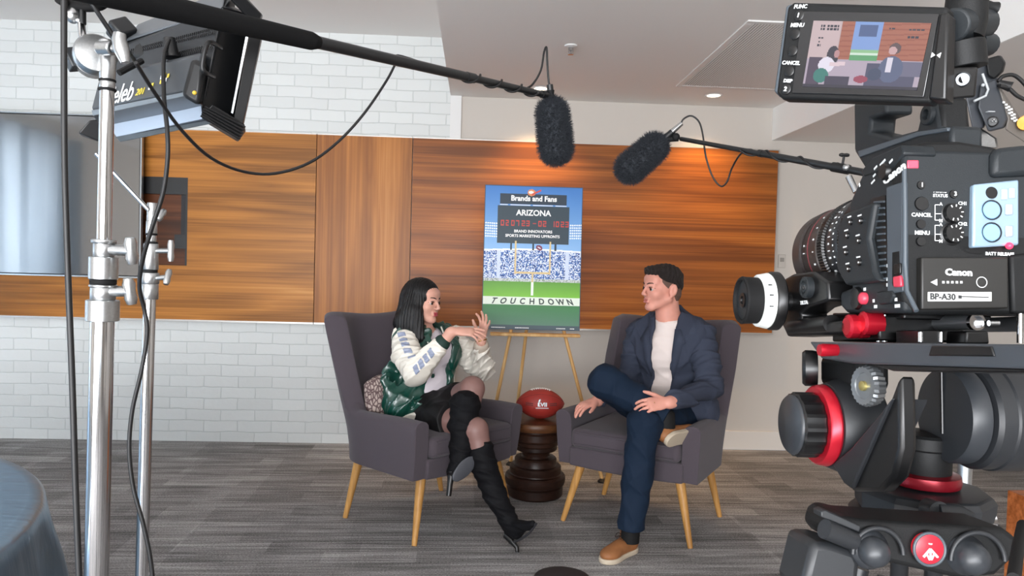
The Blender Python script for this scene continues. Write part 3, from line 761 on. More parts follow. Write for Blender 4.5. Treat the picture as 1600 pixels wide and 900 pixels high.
def ptxt(s, u_, v_, size, m, **k):
    text(s, 'lettering', size, MP @ Matrix.Translation(((u_-.5)*PW, (.5-v_)*PH, .0004)), m, po, ext=.0002, **k)
ptxt('Brands and Fans', .50, .090, .046, M_pw, bold=.0016, xs=.96)
ptxt('ARIZONA', .50, .19, .050, M_pw, bold=.0014, xs=.98)
ptxt('BRAND INNOVATORS', .50, .318, .024, M_pw, bold=.0007)
ptxt('SPORTS MARKETING UPFRONTS', .495, .350, .024, M_pw, bold=.0007, xs=.98)
for i, ch in enumerate('TOUCHDOWN'):
    ptxt(ch, .105+.1*i, .804, .050, M_pd, bold=.0016, shear=.55-.13*i, xs=.95)
q_ = MB()
for x0, n_, in ((.10, 9), (.34, 9), (.76, 6), (.90, 3)):
    for k in range(n_): q_.box(((x0-.5+k*.016)*PW, (.5-.990)*PH, 0), ((x0-.5+k*.016+.011)*PW, (.5-.984)*PH, .0005), MP)
q_.build('small_print', M_pw, po)
# ================================================================ STANDS, LIGHT, BOOMS, CABLES, ROUND TABLE
M_chr = mat('polished chrome', 'cfd0d2', .12, metal=1.0)
M_sat = mat('satin cast metal', 'b9bbbc', .32, metal=1.0, noise=.08, nscale=300)
M_blk = mat('black plastic', '111214', .42)
M_rub = mat('black rubber', '0c0c0d', .75, spec=.3)
M_cab = mat('black cable jacket', '121213', .5)
M_gre = mat('dark grey painted metal', '202225', .45, spec=.5, noise=.05, nscale=200)

def wing(b, p, q, r, w_=.016, l=.03, n=None):
    "cast T-handle: stem p->q and a lobed bar across its end"
    p, q = Vector(p), Vector(q); b.tube([p, q], r, 10)
    d = (q-p).normalized(); n = Vector(n or (0, 0, 1)); n = (n-d*n.dot(d)).normalized()
    b.tube([q-n*l, q-n*l*.55, q, q+n*l*.55, q+n*l], [w_*.35, w_*.5, w_*.42, w_*.5, w_*.35], 12)

# ---- near stand
Y1 = 1.2
def p1(px, py, dy=0): return at(px, py, Y1+dy)
s1 = thing('light_stand', 'thick chrome light stand nearest the camera at left, carrying the light', 'light stand', (fl(150, 900).x*0+p1(150, 900).x, Y1, 0))
top, bot = p1(168, 118), p1(151.5, 900)
ax = (bot-top).normalized()
def on1(py): return top+(bot-top)*((py-118)/(900-118))
foot = on1(900)+ax*((on1(900).z)/-ax.z)
MB().tube([on1(497), foot+Vector((0, 0, .18))], .0178, 24).build('lower_riser', M_chr, s1, smooth=60)
MB().tube([on1(380), on1(118)], .0108, 24).build('upper_riser', M_chr, s1, smooth=60)
b = MB()
def coll(b, fn, y0, y1_, r, r2=None): b.tube([fn(y0), fn(y0+1), fn(y1_-1), fn(y1_)], [r*.94, r, r2 or r, (r2 or r)*.94], 24)
coll(b, on1, 371, 377, .0185); coll(b, on1, 377, 398, .0155); coll(b, on1, 398, 433, .0213); coll(b, on1, 441, 445, .0205); coll(b, on1, 445, 465, .0185); coll(b, on1, 465, 498, .0245)
b.build('locking_collars', M_sat, s1, smooth=50)
for q in ((433, 441, .0195), (124, 128, .0125), (138, 142, .0135)):
    b = MB(); coll(b, on1, *q); b.build('rubber_ring', M_rub, s1, smooth=50)
b = MB(); coll(b, on1, 82, 126, .0125, .0115); coll(b, on1, 126, 140, .0115); b.build('top_spigot', M_sat, s1, smooth=50)
for a_, c_ in (((178, 386), (205, 392)), ((178, 452), (203, 455))):
    b = MB(); q = p1(*c_, -.01); wing(b, on1(a_[1]), q, .0085, .020, .021, n=(-.75, 0, .8)); b.build('tee_knob', M_sat, s1, smooth=60)
for k in range(3):
    a = R(120*k); c = foot+Vector((0, 0, .16)); e = foot+Vector((math.cos(a)*.28, math.sin(a)*.28, .012))
    MB().tube(spl([c, c+Vector((math.cos(a)*.08, math.sin(a)*.08, .0)), e-Vector((math.cos(a)*.12, math.sin(a)*.12, -.0)), e], 5), .0115, 12).build('leg', M_chr, s1, smooth=60)

# ---- grip head on top of it
gh = thing('grip_head', 'silver cast grip head clamped on top of the near chrome stand', 'grip head', p1(168, 110))
c = p1(150, 82, .0); n = Vector((.50, -.80, .1)).normalized()
b = MB()
b.lathe([(.026, -.045), (.030, -.04), (.030, -.024), (.027, -.022), (.027, -.020), (.0315, -.018), (.0315, -.004), (.029, .0), (.012, .003)], c, n, 36)
b.build('disc', M_sat, gh, smooth=40)
b = MB(); b.tube([p1(155, 75, -.02), p1(176, 75, -.03)], [.011, .011], 14).tube([p1(166, 62, -.02), p1(166, 84, -.02)], [.010, .012], 14); b.build('clamp_block', M_sat, gh, bevel=.002, smooth=50)
b = MB(); cc = p1(190, 77, -.035)
b.tube([p1(178, 76, -.03), p1(190, 77, -.035)], .007, 12)
b.tube([p1(187, 52, -.035), p1(186, 62, -.035), p1(190, 78, -.035), p1(196, 98, -.035)], [.009, .0105, .0115, .0065], 14); b.build('tee_knob', M_sat, gh, smooth=60)
b = MB(); b.tube([p1(129, 60), p1(127, 36)], .0056, 14); b.build('spigot', M_chr, gh, smooth=60)
b = MB(); b.tube([p1(108, 78, .02), p1(122, 108, .02)], [.016, .015], 4); b.build('side_plate', M_gre, gh, bevel=.002)
b = MB(); b.ball(p1(114, 24), (.011, .011, .013)).tube([p1(118, 30), p1(126, 34)], .005, 8); b.build('end_knob', M_sat, gh, smooth=80)

# ---- boom cradle on the grip head: rubber fork holding the boom pole
bc = thing('boom_cradle', 'black rubber boom-pole cradle on the grip head at top left', 'boom holder', p1(128, 20))
MB().tube([p1(129, 38), p1(129, 12)], .0052, 14).build('post', M_blk, bc, smooth=60)
b = MB(); b.tube(spl([p1(92, -2, -.02), p1(108, 7, -.0), p1(130, 11), p1(156, 9), p1(170, -2, .02)], 6), [.0075]*25, 12); b.build('cradle', M_rub, bc, smooth=60)

# ---- second stand
Y2 = 1.5
def p2_(px, py, dy=0): return at(px, py, Y2+dy)
s2 = thing('light_stand', 'thinner chrome stand just right of the thick one, with a slanting arm', 'light stand', (p2_(225, 900).x, Y2, 0))
t2, b2 = p2_(238, 317), p2_(222, 900)
def on2(py): return t2+(b2-t2)*((py-317)/(900-317))
foot2 = on2(900)+(b2-t2).normalized()*(on2(900).z/-(b2-t2).normalized().z)
MB().tube([on2(463), foot2+Vector((0, 0, .15))], .0118, 20).build('lower_riser', M_chr, s2, smooth=60)
b = MB(); coll(b, on2, 317, 345, .0095); coll(b, on2, 345, 366, .0105); coll(b, on2, 366, 378, .0095); coll(b, on2, 380, 420, .0140, .0150); coll(b, on2, 425, 442, .0170); coll(b, on2, 442, 466, .0160)
b.build('locking_collars', M_sat, s2, smooth=50)
for q in ((420, 425, .0135), (364, 367, .0115), (377, 381, .0125)):
    b = MB(); coll(b, on2, *q); b.build('rubber_ring', M_rub, s2, smooth=50)
for a_, c_, nn, l_ in ((391, (267, 392), (0, 0, 1), .021), (434, (262, 433), (.8, 0, .5), .016), (336, (252, 336), (.8, 0, .45), .013)):
    b = MB(); wing(b, on2(a_), p2_(*c_, -.01), .005, .0135, l_, n=nn); b.build('tee_knob', M_sat, s2, smooth=60)
MB().tube([p2_(232, 328, -.01), p2_(174, 266, -.03), p2_(150, 240, -.04)], .0042, 12).build('slanting_arm', M_chr, s2, smooth=60)
for k in range(3):
    a = R(75+120*k); c = foot2+Vector((0, 0, .14)); e = foot2+Vector((math.cos(a)*.26, math.sin(a)*.26, .010))
    MB().tube(spl([c, c+Vector((math.cos(a)*.08, math.sin(a)*.08, .0)), e-Vector((math.cos(a)*.12, math.sin(a)*.12, -.0)), e], 5), .0100, 12).build('leg', M_chr, s2, smooth=60)

# ---- LED light panel, seen from behind
lp = thing('studio_light', 'big grey LED light panel hanging at upper left, seen from behind', 'studio light', at(270, 120, 1.5))
def hexa(name, fr, bk, m, par=lp, bevel=.003, smooth=35):
    return MB().hull4([at(*q) for q in fr], [at(*q) for q in bk]).build(name, m, par, bevel=bevel, smooth=smooth)
YA, YB = 1.64, 1.42      # left end farther, right end nearer
hexa('rear_housing', [(186, 73, YA), (348, 14, YB), (318, 158, YB), (150, 190, YA)], [(210, 50, YA+.14), (366, -8, YB+.14), (382, 176, YB+.14), (196, 206, YA+.10)], M_gre)
hexa('top_plate', [(196, 61, YA), (348, 12, YB), (349, 17, YB), (196, 66, YA)], [(215, 38, YA+.15), (352, -16, YB+.15), (353, -11, YB+.15), (216, 43, YA+.15)], mat('brushed grey', '60656a', .4, metal=.4))
hexa('control_box', [(157, 118, YA-.05), (316, 82, YB-.03), (300, 142, YB-.05), (143, 172, YA-.07)], [(165, 118, YA+.03), (322, 84, YB+.05), (312, 150, YB+.05), (150, 182, YA+.03)], mat('slate grey panel', '3d4145', .4), bevel=.006)
hexa('lower_lip', [(143, 172, YA-.07), (300, 141, YB-.05), (300, 148, YB-.05), (145, 181, YA-.07)], [(160, 196, YA+.02), (318, 162, YB+.03), (318, 166, YB+.03), (160, 199, YA+.02)], mat('light grey metal', '6e7377', .35, metal=.5), bevel=.001)
# end frame (right), barn-door rails and corner brackets
hexa('end_frame', [(346, 10, YB), (392, 24, YB+.08), (362, 190, YB+.08), (316, 165, YB)], [(360, 8, YB+.12), (398, 26, YB+.16), (368, 190, YB+.16), (330, 165, YB+.12)], M_blk, bevel=.002)
hexa('end_rail', [(394, 34, YB+.05), (411, 46, YB+.06), (378, 200, YB+.06), (364, 192, YB+.05)], [(396, 34, YB+.12), (413, 46, YB+.13), (380, 200, YB+.13), (366, 192, YB+.12)], M_blk, bevel=.001)
hexa('rail_edge', [(389, 30, YB+.045), (393, 32, YB+.045), (364, 178, YB+.045), (361, 176, YB+.045)], [(389, 30, YB+.09), (393, 32, YB+.09), (364, 178, YB+.09), (361, 176, YB+.09)], mat('bare aluminium', 'c4c8ca', .3, metal=1), bevel=0)
hexa('corner_bracket', [(316, 178, YB-.02), (332, 163, YB-.02), (383, 194, YB+.04), (373, 219, YB+.04)], [(318, 190, YB+.07), (334, 172, YB+.07), (385, 204, YB+.13), (372, 222, YB+.13)], M_blk)
b = MB()
for k in range(5):
    a_ = at(314+1.5*k, 181-3.6*k, YB-.024); c_ = at(375+2*k, 217-4.6*k, YB+.034); b.tube([a_, c_], .0022, 6)
b.build('bracket_ribs', M_blk, lp)
hexa('corner_bracket', [(352, -10, YB), (372, -14, YB), (409, 22, YB+.05), (402, 44, YB+.05)], [(356, -4, YB+.09), (378, -12, YB+.09), (411, 24, YB+.12), (404, 46, YB+.12)], M_blk)
hexa('corner_bracket', [(122, 208, YA-.02), (140, 188, YA-.02), (160, 186, YA), (158, 222, YA)], [(126, 212, YA+.08), (143, 192, YA+.08), (163, 190, YA+.08), (160, 224, YA+.08)], M_blk)
hexa('diffuser', [(163, 186, YA+.0), (314, 160, YB+.03), (316, 186, YB+.02), (182, 214, YA-.01)], [(163, 183, YA+.06), (316, 158, YB+.09), (324, 190, YB+.09), (186, 218, YA+.06)], mat('frosted diffuser', '8d9aaa', .5, emit='dbe6f4', estr=.02), bevel=.001)
hexa('front_rail', [(180, 214, YA-.012), (352, 182, YB+.015), (352, 189, YB+.015), (188, 222, YA-.012)], [(182, 214, YA+.07), (352, 182, YB+.09), (352, 189, YB+.09), (188, 222, YA+.07)], mat('rail grey', '3a4044', .4), bevel=.001)
# vents: rows of short slots, laid on the rear face
def quad_pt(q, px, py, off):
    "point of the plane through three corners of q seen at a pixel, lifted off the face towards the viewer"
    a, b_, c_ = at(*q[0]), at(*q[1]), at(*q[3]); n = (b_-a).cross(c_-a).normalized(); d = ray(px, py)
    if n.dot(d) > 0: n = -n
    return CAM+d*((a-CAM).dot(n)/d.dot(n))+n*off
QR = [(186, 73, YA), (348, 14, YB), (318, 158, YB), (150, 190, YA)]
QC = [(157, 118, YA-.05), (316, 82, YB-.03), (300, 142, YB-.05), (143, 172, YA-.07)]
for row, (xa, ya, xb, yb, nn) in enumerate(((206, 79, 338, 44, 44), (203, 84, 336, 51, 44), (276, 84, 334, 70, 20), (274, 89, 332, 75, 20))):
    b = MB()
    for k in range(nn):
        t = k/(nn-1); x = xa+(xb-xa)*t; y = ya+(yb-ya)*t
        b.tube([quad_pt(QR, x, y-2.2, .0008), quad_pt(QR, x-1.2, y+2.2, .0008)], .0011, 5)
    o = b.build('vent_slots', M_blk, lp); o['kind'] = 'stuff'
# yoke handle and battery plate
b = MB(); b.tube(spl([at(345, 75, YB-.02), at(330, 66, YB-.07), at(322, 72, YB-.08), at(316, 104, YB-.08), at(322, 114, YB-.07), at(334, 120, YB-.02)], 6), .0042, 10); b.build('handle', M_blk, lp, smooth=60)
hexa('power_pack', [(299, 91, YB-.05), (320, 100, YB-.05), (311, 166, YB-.05), (283, 150, YB-.05)], [(305, 90, YB+.02), (326, 100, YB+.02), (318, 166, YB+.02), (290, 150, YB+.02)], M_blk, bevel=.008)
MB().ball(at(304, 145, YB-.052), .004).build('indicator', mat('yellow dot', 'c9a93a', .5), lp)
# cable connectors
b = MB(); b.tube([at(222, 84, YA-.04), at(250, 92, YA-.06)], [.022, .020], 12); b.build('power_connector', M_blk, lp, smooth=50)
b = MB(); b.tube([at(264, 60, 1.47), at(268, 90, 1.47)], [.012, .016], 8); b.build('cable_plug', M_blk, lp, smooth=50)
b = MB(); b.tube([at(180, 38, YA), at(200, 60, YA)], [.03, .03], 4); b.build('pivot_block', M_blk, lp, bevel=.004)
b = MB(); b.tube([at(186, 114, 1.46), at(222, 95, 1.50)], [.006, .006], 8); b.build('strain_relief', M_rub, lp)
# lettering on the control box
o_ = quad_pt(QC, 196, 148, .002); x_ = quad_pt(QC, 280, 128, .002); u_ = quad_pt(QC, 201, 120, .002)
ML = frame3(o_, x_-o_, u_-o_)
M_let = mat('white lettering', 'eceeee', .5); M_yel = mat('yellow lettering', 'd8c24a', .5)
text('Celeb', 'lettering', .060, ML @ Matrix.Translation((-.072, .002, 0)), M_let, lp, ext=.0006, align='LEFT', xs=.72, shear=.15)
text('201', 'lettering', .020, ML @ Matrix.Translation((.040, -.003, 0)), M_yel, lp, ext=.0006, align='LEFT', shear=.2)
for k, (dx, dy) in enumerate(((.085, .001), (.092, .006), (.117, .018), (.125, .022), (.133, .010), (.119, .008), (.127, .013), (.138, .018))):
    MB().cbox((dx, dy, 0), (.006, .008, .001), ML).build('wear_mark', M_yel if k % 2 else M_let, lp)
hexa('spec_label', [(183, 176, YA-.045), (213, 171, YA-.055), (220, 176, YA-.045), (187, 182, YA-.035)], [(183, 177, YA-.04), (213, 172, YA-.05), (220, 177, YA-.04), (187, 183, YA-.03)], mat('label', 'b9bfc2', .5), bevel=0)
hexa('spec_label', [(219, 169, YA-.06), (238, 166, YA-.065), (243, 171, YA-.055), (224, 175, YA-.05)], [(219, 170, YA-.05), (238, 167, YA-.055), (243, 172, YA-.05), (224, 176, YA-.04)], mat('label', 'b9bfc2', .5), bevel=0)

# ---- fuzzy windscreens
def dense_fur(o, m, length, count, col='2b2e33'):
    ps = o.modifiers.new('fur', 'PARTICLE_SYSTEM'); s = o.particle_systems[0].settings
    s.type = 'HAIR'; s.count = count; s.hair_length = length; s.hair_step = 3; s.render_step = 2
    s.root_radius = .5; s.tip_radius = .15; s.radius_scale = .0022; s.brownian_factor = length*.0; s.factor_random = .0
    s.child_type = 'NONE'; s.use_advanced_hair = True; s.normal_factor = length*.25; s.factor_random = length*.18; s.material = 1
M_fur = mat('grey faux fur', '34373c', .9, spec=.15, noise=.3, nscale=500, bump=.5, bscale=300)
M_pole = mat('black carbon pole', '1a1b1c', .3)
M_foam = mat('black foam grip', '0c0c0d', .85, spec=.2)

# boom 1
def B1(px, py, Y): return at(px, py, Y)
bm1 = thing('boom_pole', 'long black boom pole reaching in from the top left corner', 'boom pole', B1(400, 38, 1.53))
bp1 = [(60, -36, .99), (200, -8, 1.14), (330, 17, 1.34), (424, 44, 1.55), (640, 95, 1.88), (760, 124, 2.05), (853, 147, 2.18)]
P1 = [B1(*q) for q in bp1]
P1 = [P1[0]+(P1[-1]-P1[0])*(k/40) for k in range(41)] if False else P1
# straight pole between two fixed points
pa, pb2 = B1(140, -16, 1.14), B1(855, 149, 2.20)
def bpt(t): return pa+(pb2-pa)*t
MB().tube([bpt(-.12), bpt(.32)], [.0215, .0175], 20).tube([bpt(.32), bpt(.335)], [.0175, .012], 20).build('foam_grip', M_foam, bm1, smooth=60)
MB().tube([bpt(.33), bpt(.72)], [.0125, .0115], 16).tube([bpt(.715), bpt(1)], [.0098, .0092], 16).tube([bpt(.70), bpt(.725)], .0125, 16).build('pole', M_pole, bm1, smooth=60)
b = MB(); b.tube([bpt(.975), bpt(1.0)], .011, 14); b.build('tip', M_blk, bm1)
# mic 1
mc1 = at(866, 204, 2.22)
m1 = thing('shotgun_microphone', 'grey furry microphone hanging upright from the long boom pole', 'microphone', mc1, group='furry boom microphones')
dn = (at(870, 250, 2.22)-at(861, 158, 2.20)).normalized()
def fur_cover(parent, a, b_, r, seed):
    a, b_ = Vector(a), Vector(b_)
    prims = [cap(a+(b_-a)*.2, b_-(b_-a)*.22, r*.92, r, .01)]
    rg = np.random.default_rng(seed); dirs = rg.normal(size=(40, 3)); dirs /= np.linalg.norm(dirs, axis=1)[:, None]; ph = rg.random(40)*6.28
    def disp(P, d):
        s = 0
        for k in range(12): s = s+np.sin(P@dirs[k]*(260+20*k)+ph[k])
        return d-s*.00055
    lo, hi = bb([a, b_], r+.02)
    o = organic('fur_cover', prims, lo, hi, .0035, M_fur, parent, disp)
    dense_fur(o, M_fur, .011, 9000)
    return o
fur_cover(m1, mc1-dn*.088, mc1+dn*.092, .046, 1)
MB().tube([mc1-dn*.135, mc1-dn*.07], [.0095, .0115], 14).build('microphone_barrel', M_blk, m1, smooth=60)
MB().tube([mc1-dn*.118, mc1-dn*.108, mc1-dn*.1, mc1-dn*.092], [.0125, .0105, .0125, .0125], 14).build('shock_mount', M_rub, m1, smooth=60)
# cable: leaves the mic upward, loops, winds along the pole, hangs and returns to top left
c1 = thing('microphone_cable', 'thin black cable wound on the long boom pole and drooping to the left', 'cable', at(560, 180, 1.7))
pts = [mc1-dn*.13, at(857, 125, 2.2), at(855, 95, 2.2), at(854, 74, 2.2), at(850, 82, 2.19), at(845, 110, 2.18), at(832, 132, 2.17), at(818, 142, 2.15)]
for k in range(41):
    t = .95-.26*k/40; a = 2*PI*3.5*k/40; d = (pb2-pa).normalized(); n1 = d.cross(Vector((0, 0, 1))).normalized(); n2 = d.cross(n1); r = .0125
    pts.append(bpt(t)+(n1*math.cos(a)+n2*math.sin(a))*r)
pts += [at(628, 88, 1.84), at(620, 96, 1.80), at(604, 126, 1.76), at(570, 176, 1.7), at(530, 220, 1.66), at(484, 254, 1.6), at(430, 271, 1.55), at(380, 268, 1.5), at(330, 247, 1.4), at(285, 205, 1.3), at(245, 150, 1.2), at(212, 98, 1.12)]
MB().tube(spl(pts, 5), .0031, 8).build('cord', M_cab, c1, smooth=60)
c1b = thing('power_cable', 'black cable running diagonally behind the grip head at top left', 'cable', at(165, 30, 1.16))
MB().tube([at(128, -20, 1.14), at(145, 8, 1.15), at(176, 55, 1.17), at(190, 66, 1.3), at(214, 100, 1.42)], .0036, 8).build('cord', M_cab, c1b, smooth=60)

# boom 2 from the right
m2c = at(1003, 247, 2.35)
bm2 = thing('boom_pole', 'thin black boom arm reaching left from behind the video camera', 'boom pole', at(1200, 245, 2.0))
qa, qb = at(1064, 217, 2.33), at(1352, 270, 1.75)
def qpt(t): return qa+(qb-qa)*t
MB().tube([qa, qpt(.5)], [.0070, .0072], 14).tube([qpt(.49), qpt(.51)], .0105, 14).tube([qpt(.5), qpt(1.3)], [.0090, .0095], 14).build('pole', M_pole, bm2, smooth=60)
b = MB(); b.tube([qpt(.86), qpt(.93)], .0125, 12); wing(b, qpt(.9), qpt(.9)+Vector((0, -.01, .032)), .003, .010, .012, n=(1, 0, 0)); b.build('clamp', M_blk, bm2, smooth=60)
b = MB(); b.ball(at(1322, 262, 1.79), .009).tube([at(1326, 276, 1.77), at(1338, 300, 1.75)], .008, 10); b.build('swivel_knob', M_sat, bm2, smooth=60)
# the stand that carries it, mostly behind the camera
s3 = thing('microphone_stand', 'slim black stand behind the video camera holding the boom arm', 'microphone stand', (qpt(1.06).x, qpt(1.06).y, 0))
q = qpt(1.06)
MB().tube([(q.x, q.y, q.z+.01), (q.x, q.y, .02)], .010, 14).build('riser', M_blk, s3, smooth=60)
MB().lathe([(.14, 0), (.145, .006), (.14, .015), (.02, .022)], (q.x, q.y, 0)).build('base_plate', M_blk, s3, smooth=40)
m2 = thing('shotgun_microphone', 'dark furry microphone tilted down to the left on the thin boom arm', 'microphone', m2c, group='furry boom microphones')
ma_, mb2 = at(1036, 218, 2.34), at(968, 277, 2.36)
d2 = (mb2-ma_).normalized()
fur_cover(m2, m2c-d2*.085, m2c+d2*.085, .044, 2)
MB().tube([m2c-d2*.125, m2c-d2*.06], [.010, .012], 14).build('microphone_barrel', M_blk, m2, smooth=60)
MB().tube([m2c-d2*.165, m2c-d2*.12], [.007, .0095], 14).build('silver_plug', M_chr, m2, smooth=60)
MB().tube([m2c-d2*.09, at(1060, 217, 2.335)], [.010, .008], 12).ball(at(1056, 214, 2.33), .013).build('shock_mount', M_rub, m2, smooth=60)
c2 = thing('microphone_cable', 'thin black cable looping below the thin boom arm at right', 'cable', at(1120, 290, 2.3))
pts = [m2c-d2*.16, at(1068, 186, 2.33), at(1080, 181, 2.33), at(1092, 190, 2.32), at(1098, 210, 2.31), at(1103, 245, 2.3), at(1113, 275, 2.3), at(1126, 291, 2.29), at(1136, 284, 2.27), at(1144, 262, 2.25), at(1158, 240, 2.2), at(1175, 234, 2.17)]
for k in range(41):
    t = .40+.52*k/40; a = 2*PI*3*k/40; d = (qb-qa).normalized(); n1 = d.cross(Vector((0, 0, 1))).normalized(); n2 = d.cross(n1)
    pts.append(qpt(t)+(n1*math.cos(a)+n2*math.sin(a))*.0105)
MB().tube(spl(pts, 5), .0028, 8).build('cord', M_cab, c2, smooth=60)

# ---- hanging cables at left
k1 = thing('hanging_cable', 'thick black cable hanging straight down at the far left', 'cable', at(120, 900, 1.05))
MB().tube(spl([at(100, -20, 1.05), at(100, 120, 1.05), at(101, 260, 1.05), at(106, 420, 1.05), at(113, 600, 1.05), at(118, 760, 1.05), at(124, 910, 1.05), at(128, 1000, 1.05), at(140, 1200, 1.1)]+[fl(150, 1500)+Vector((0, 0, .005)), fl(190, 1480)+Vector((0, 0, .005))], 8), .0042, 10).build('cord', M_cab, k1, smooth=60)
k2 = thing('power_cable', 'black cable drooping from the light panel in wavy bends between the stands', 'cable', at(235, 900, 1.42))
MB().tube(spl([at(264, 62, 1.46), at(256, 90, 1.44), at(256, 150, 1.36), at(261, 200, 1.34), at(262, 245, 1.34), at(255, 300, 1.35), at(236, 360, 1.36), at(222, 410, 1.38), at(218, 450, 1.40), at(226, 485, 1.42), at(230, 520, 1.42), at(222, 575, 1.42), at(207, 640, 1.42), at(202, 700, 1.42), at(208, 760, 1.42), at(224, 820, 1.42), at(236, 880, 1.42), at(240, 950, 1.42), at(240, 1150, 1.42)]+[fl(245, 1345)+Vector((0, 0, .005)), fl(300, 1330)+Vector((0, 0, .005))], 8), .0040, 10).build('cord', M_cab, k2, smooth=60)

# ---- round table under a dark cloth
RT = Vector((-1.853, 1.374, 0)); RR = .93
rt = thing('round_table', 'round folding table hidden under the dark blue cloth at bottom left', 'table', RT)
MB().lathe([(0, .70), (RR-.02, .70), (RR-.01, .705), (RR-.01, .730), (RR-.02, .735), (0, .735)], RT, n=64).build('tabletop', mat('table board', '8a7a66', .6), rt)
for k in range(4):
    a = PI/4+k*PI/2; e = RT+Vector((math.cos(a)*.55, math.sin(a)*.55, 0)); MB().tube([e, e+Vector((0, 0, .70))], .014, 12).build('leg', M_gre, rt)
cl = MB(); n = 220; rings = []
def rr_(a, f): return f*(.018*math.sin(a*17)+.012*math.sin(a*29+1)+.008*math.sin(a*43+2))
prof = [(0, .740), (RR*.5, .7405), (RR-.03, .7405), (RR-.004, .738), (RR+.006, .728), (RR+.012, .70), (RR+.03, .6), (RR+.05, .45), (RR+.068, .25), (RR+.085, .06), (RR+.088, .02)]
for i, (r, z) in enumerate(prof):
    f = max(0, (.72-z)/.7)**.7
    rings.append([(RT.x+(r+rr_(2*PI*j/n, f*1.6) if r > 0 else 0)*math.cos(2*PI*j/n) if r > 0 else RT.x, RT.y+((r+rr_(2*PI*j/n, f*1.6))*math.sin(2*PI*j/n) if r > 0 else 0), z) for j in range(n)])
cl.add([v for r in rings for v in r], [(i*n+j, i*n+(j+1) % n, (i+1)*n+(j+1) % n, (i+1)*n+j) for i in range(len(prof)-1) for j in range(n)])
M_cl = mat('dark blue tablecloth', '88a3ba', .32, metal=.9, bump=.35, bscale=6, stretch=(1, 5, 1))
o = cl.build('tablecloth', M_cl, smooth=180); tag(o, 'dark blue-black cloth draped over the round table at bottom left', 'tablecloth')

# ---- low black puck on the carpet at the bottom edge, in front of the man's shoe
pk = fl(870, 893)
o = MB().lathe([(.0, 0), (.115, 0), (.125, .008), (.118, .022), (.09, .030), (0, .032)], (pk.x+.01, pk.y-.115, 0), n=40).build('floor_box_cover', mat('dark brown rubber', '2b2324', .6), None, smooth=50)
tag(o, 'round dark disc on the carpet at the bottom edge of the picture', 'floor disc')
# ================================================================ VIDEO CAMERA ON ITS TRIPOD
RF = ray(762, 528).normalized(); RL = Vector((-RF.y, RF.x, 0)).normalized(); RU = RL.cross(RF) * -1
if RU.z < 0: RU = -RU
UP = Vector((0, 0, 1))
RO = at(1413, 380, .665)
def rp(px, py, d=0.0):
    "point on the plane lying d metres to the left of the camera body's left side"
    v = ray(px, py); return CAM+v*((RO+RL*d-CAM).dot(RL)/v.dot(RL))
def rq(px, py, d=0.0):
    "point on the plane lying d metres behind the camera body's rear face (towards the operator)"
    v = ray(px, py); return CAM+v*((RO-RF*d-CAM).dot(RF)/v.dot(RF))
def slab(px, d0, d1):
    a = [rp(x, y, d0) for x, y in px]; return MB().hull4(a, [p+RL*(d1-d0) for p in a])
def rslab(px, d0, d1):
    a = [rq(x, y, d0) for x, y in px]; return MB().hull4(a, [p-RF*(d1-d0) for p in a])
def rect(x0, y0, x1, y1): return [(x0, y0), (x1, y0), (x1, y1), (x0, y1)]
def lm(px, py, d): return frame3(rp(px, py, d), -RF, RU)      # lettering frame on the left side
def rm(px, py, d): return frame3(rq(px, py, d), -RL, RU)      # lettering frame on the rear face
def lcyl(b, px, py, d, r, h, n=28, prof=None):
    c = rp(px, py, d); b.lathe(prof or [(r, -h), (r, -.0006), (r*.93, 0), (0, 0)], c, RL, n)
    return c
def rcyl(b, px, py, d, r, h, n=28, prof=None):
    c = rq(px, py, d); b.lathe(prof or [(r, -h), (r, -.0006), (r*.93, 0), (0, 0)], c, -RF, n)
    return c
M_cb = mat('camera body black', '0e0f10', .55, spec=.3, bump=.08, bscale=900)
M_cg = mat('camera body grey', '1e2225', .5, spec=.35, bump=.08, bscale=900)
M_cg2 = mat('camera lighter grey', '434b52', .4)
M_key = mat('black keys', '0b0b0c', .35)
M_wl = mat('white legend', 'd9dcdc', .5)
M_red = mat('red anodised metal', 'b4182a', .3, metal=.5, spec=.6)
M_redb = mat('red button', 'c33a4e', .35)
M_oli = mat('dark battery', '1c1b19', .45)
vc = thing('video_camera', 'big black video camera in the right foreground with controls and battery facing us', 'video camera', rp(1450, 490, -.07))
PV = dict(parent=vc)
rslab([(1409, 262), (1411, 236), (1424, 226), (1452, 220), (1500, 220), (1550, 228), (1590, 240), (1680, 243), (1680, 492), (1430, 492), (1413, 470), (1409, 440)], 0, -.020).build('rear_body', M_cb, vc, bevel=.004)
slab([(1326, 318), (1340, 286), (1350, 264), (1412, 232), (1412, 489), (1322, 489), (1312, 478), (1312, 456), (1330, 449), (1326, 400)], .0005, -.138).build('front_body', M_cg, vc, bevel=.004)
slab([(1384, 292), (1409, 284), (1410, 456), (1386, 460)], .0025, -.004).build('side_strip', M_cg2, vc, bevel=.0015)
slab([(1361, 310), (1383, 305), (1388, 446), (1378, 446), (1366, 420), (1358, 370)], .0012, -.006).build('vent_recess', M_key, vc)
b = MB()
for k in range(13):
    y = 316+k*10; b.tube([rp(1366+k*.9, y, .0018), rp(1382+k*.2, y-1, .0018)], .0011, 6)
b.build('vent_ribs', M_cg2, vc)
slab([(1308, 352), (1318, 334), (1356, 318), (1366, 316), (1356, 372), (1366, 424), (1374, 440), (1320, 446), (1306, 420)], .008, -.02).build('key_panel', M_cg, vc, bevel=.004, segs=3)
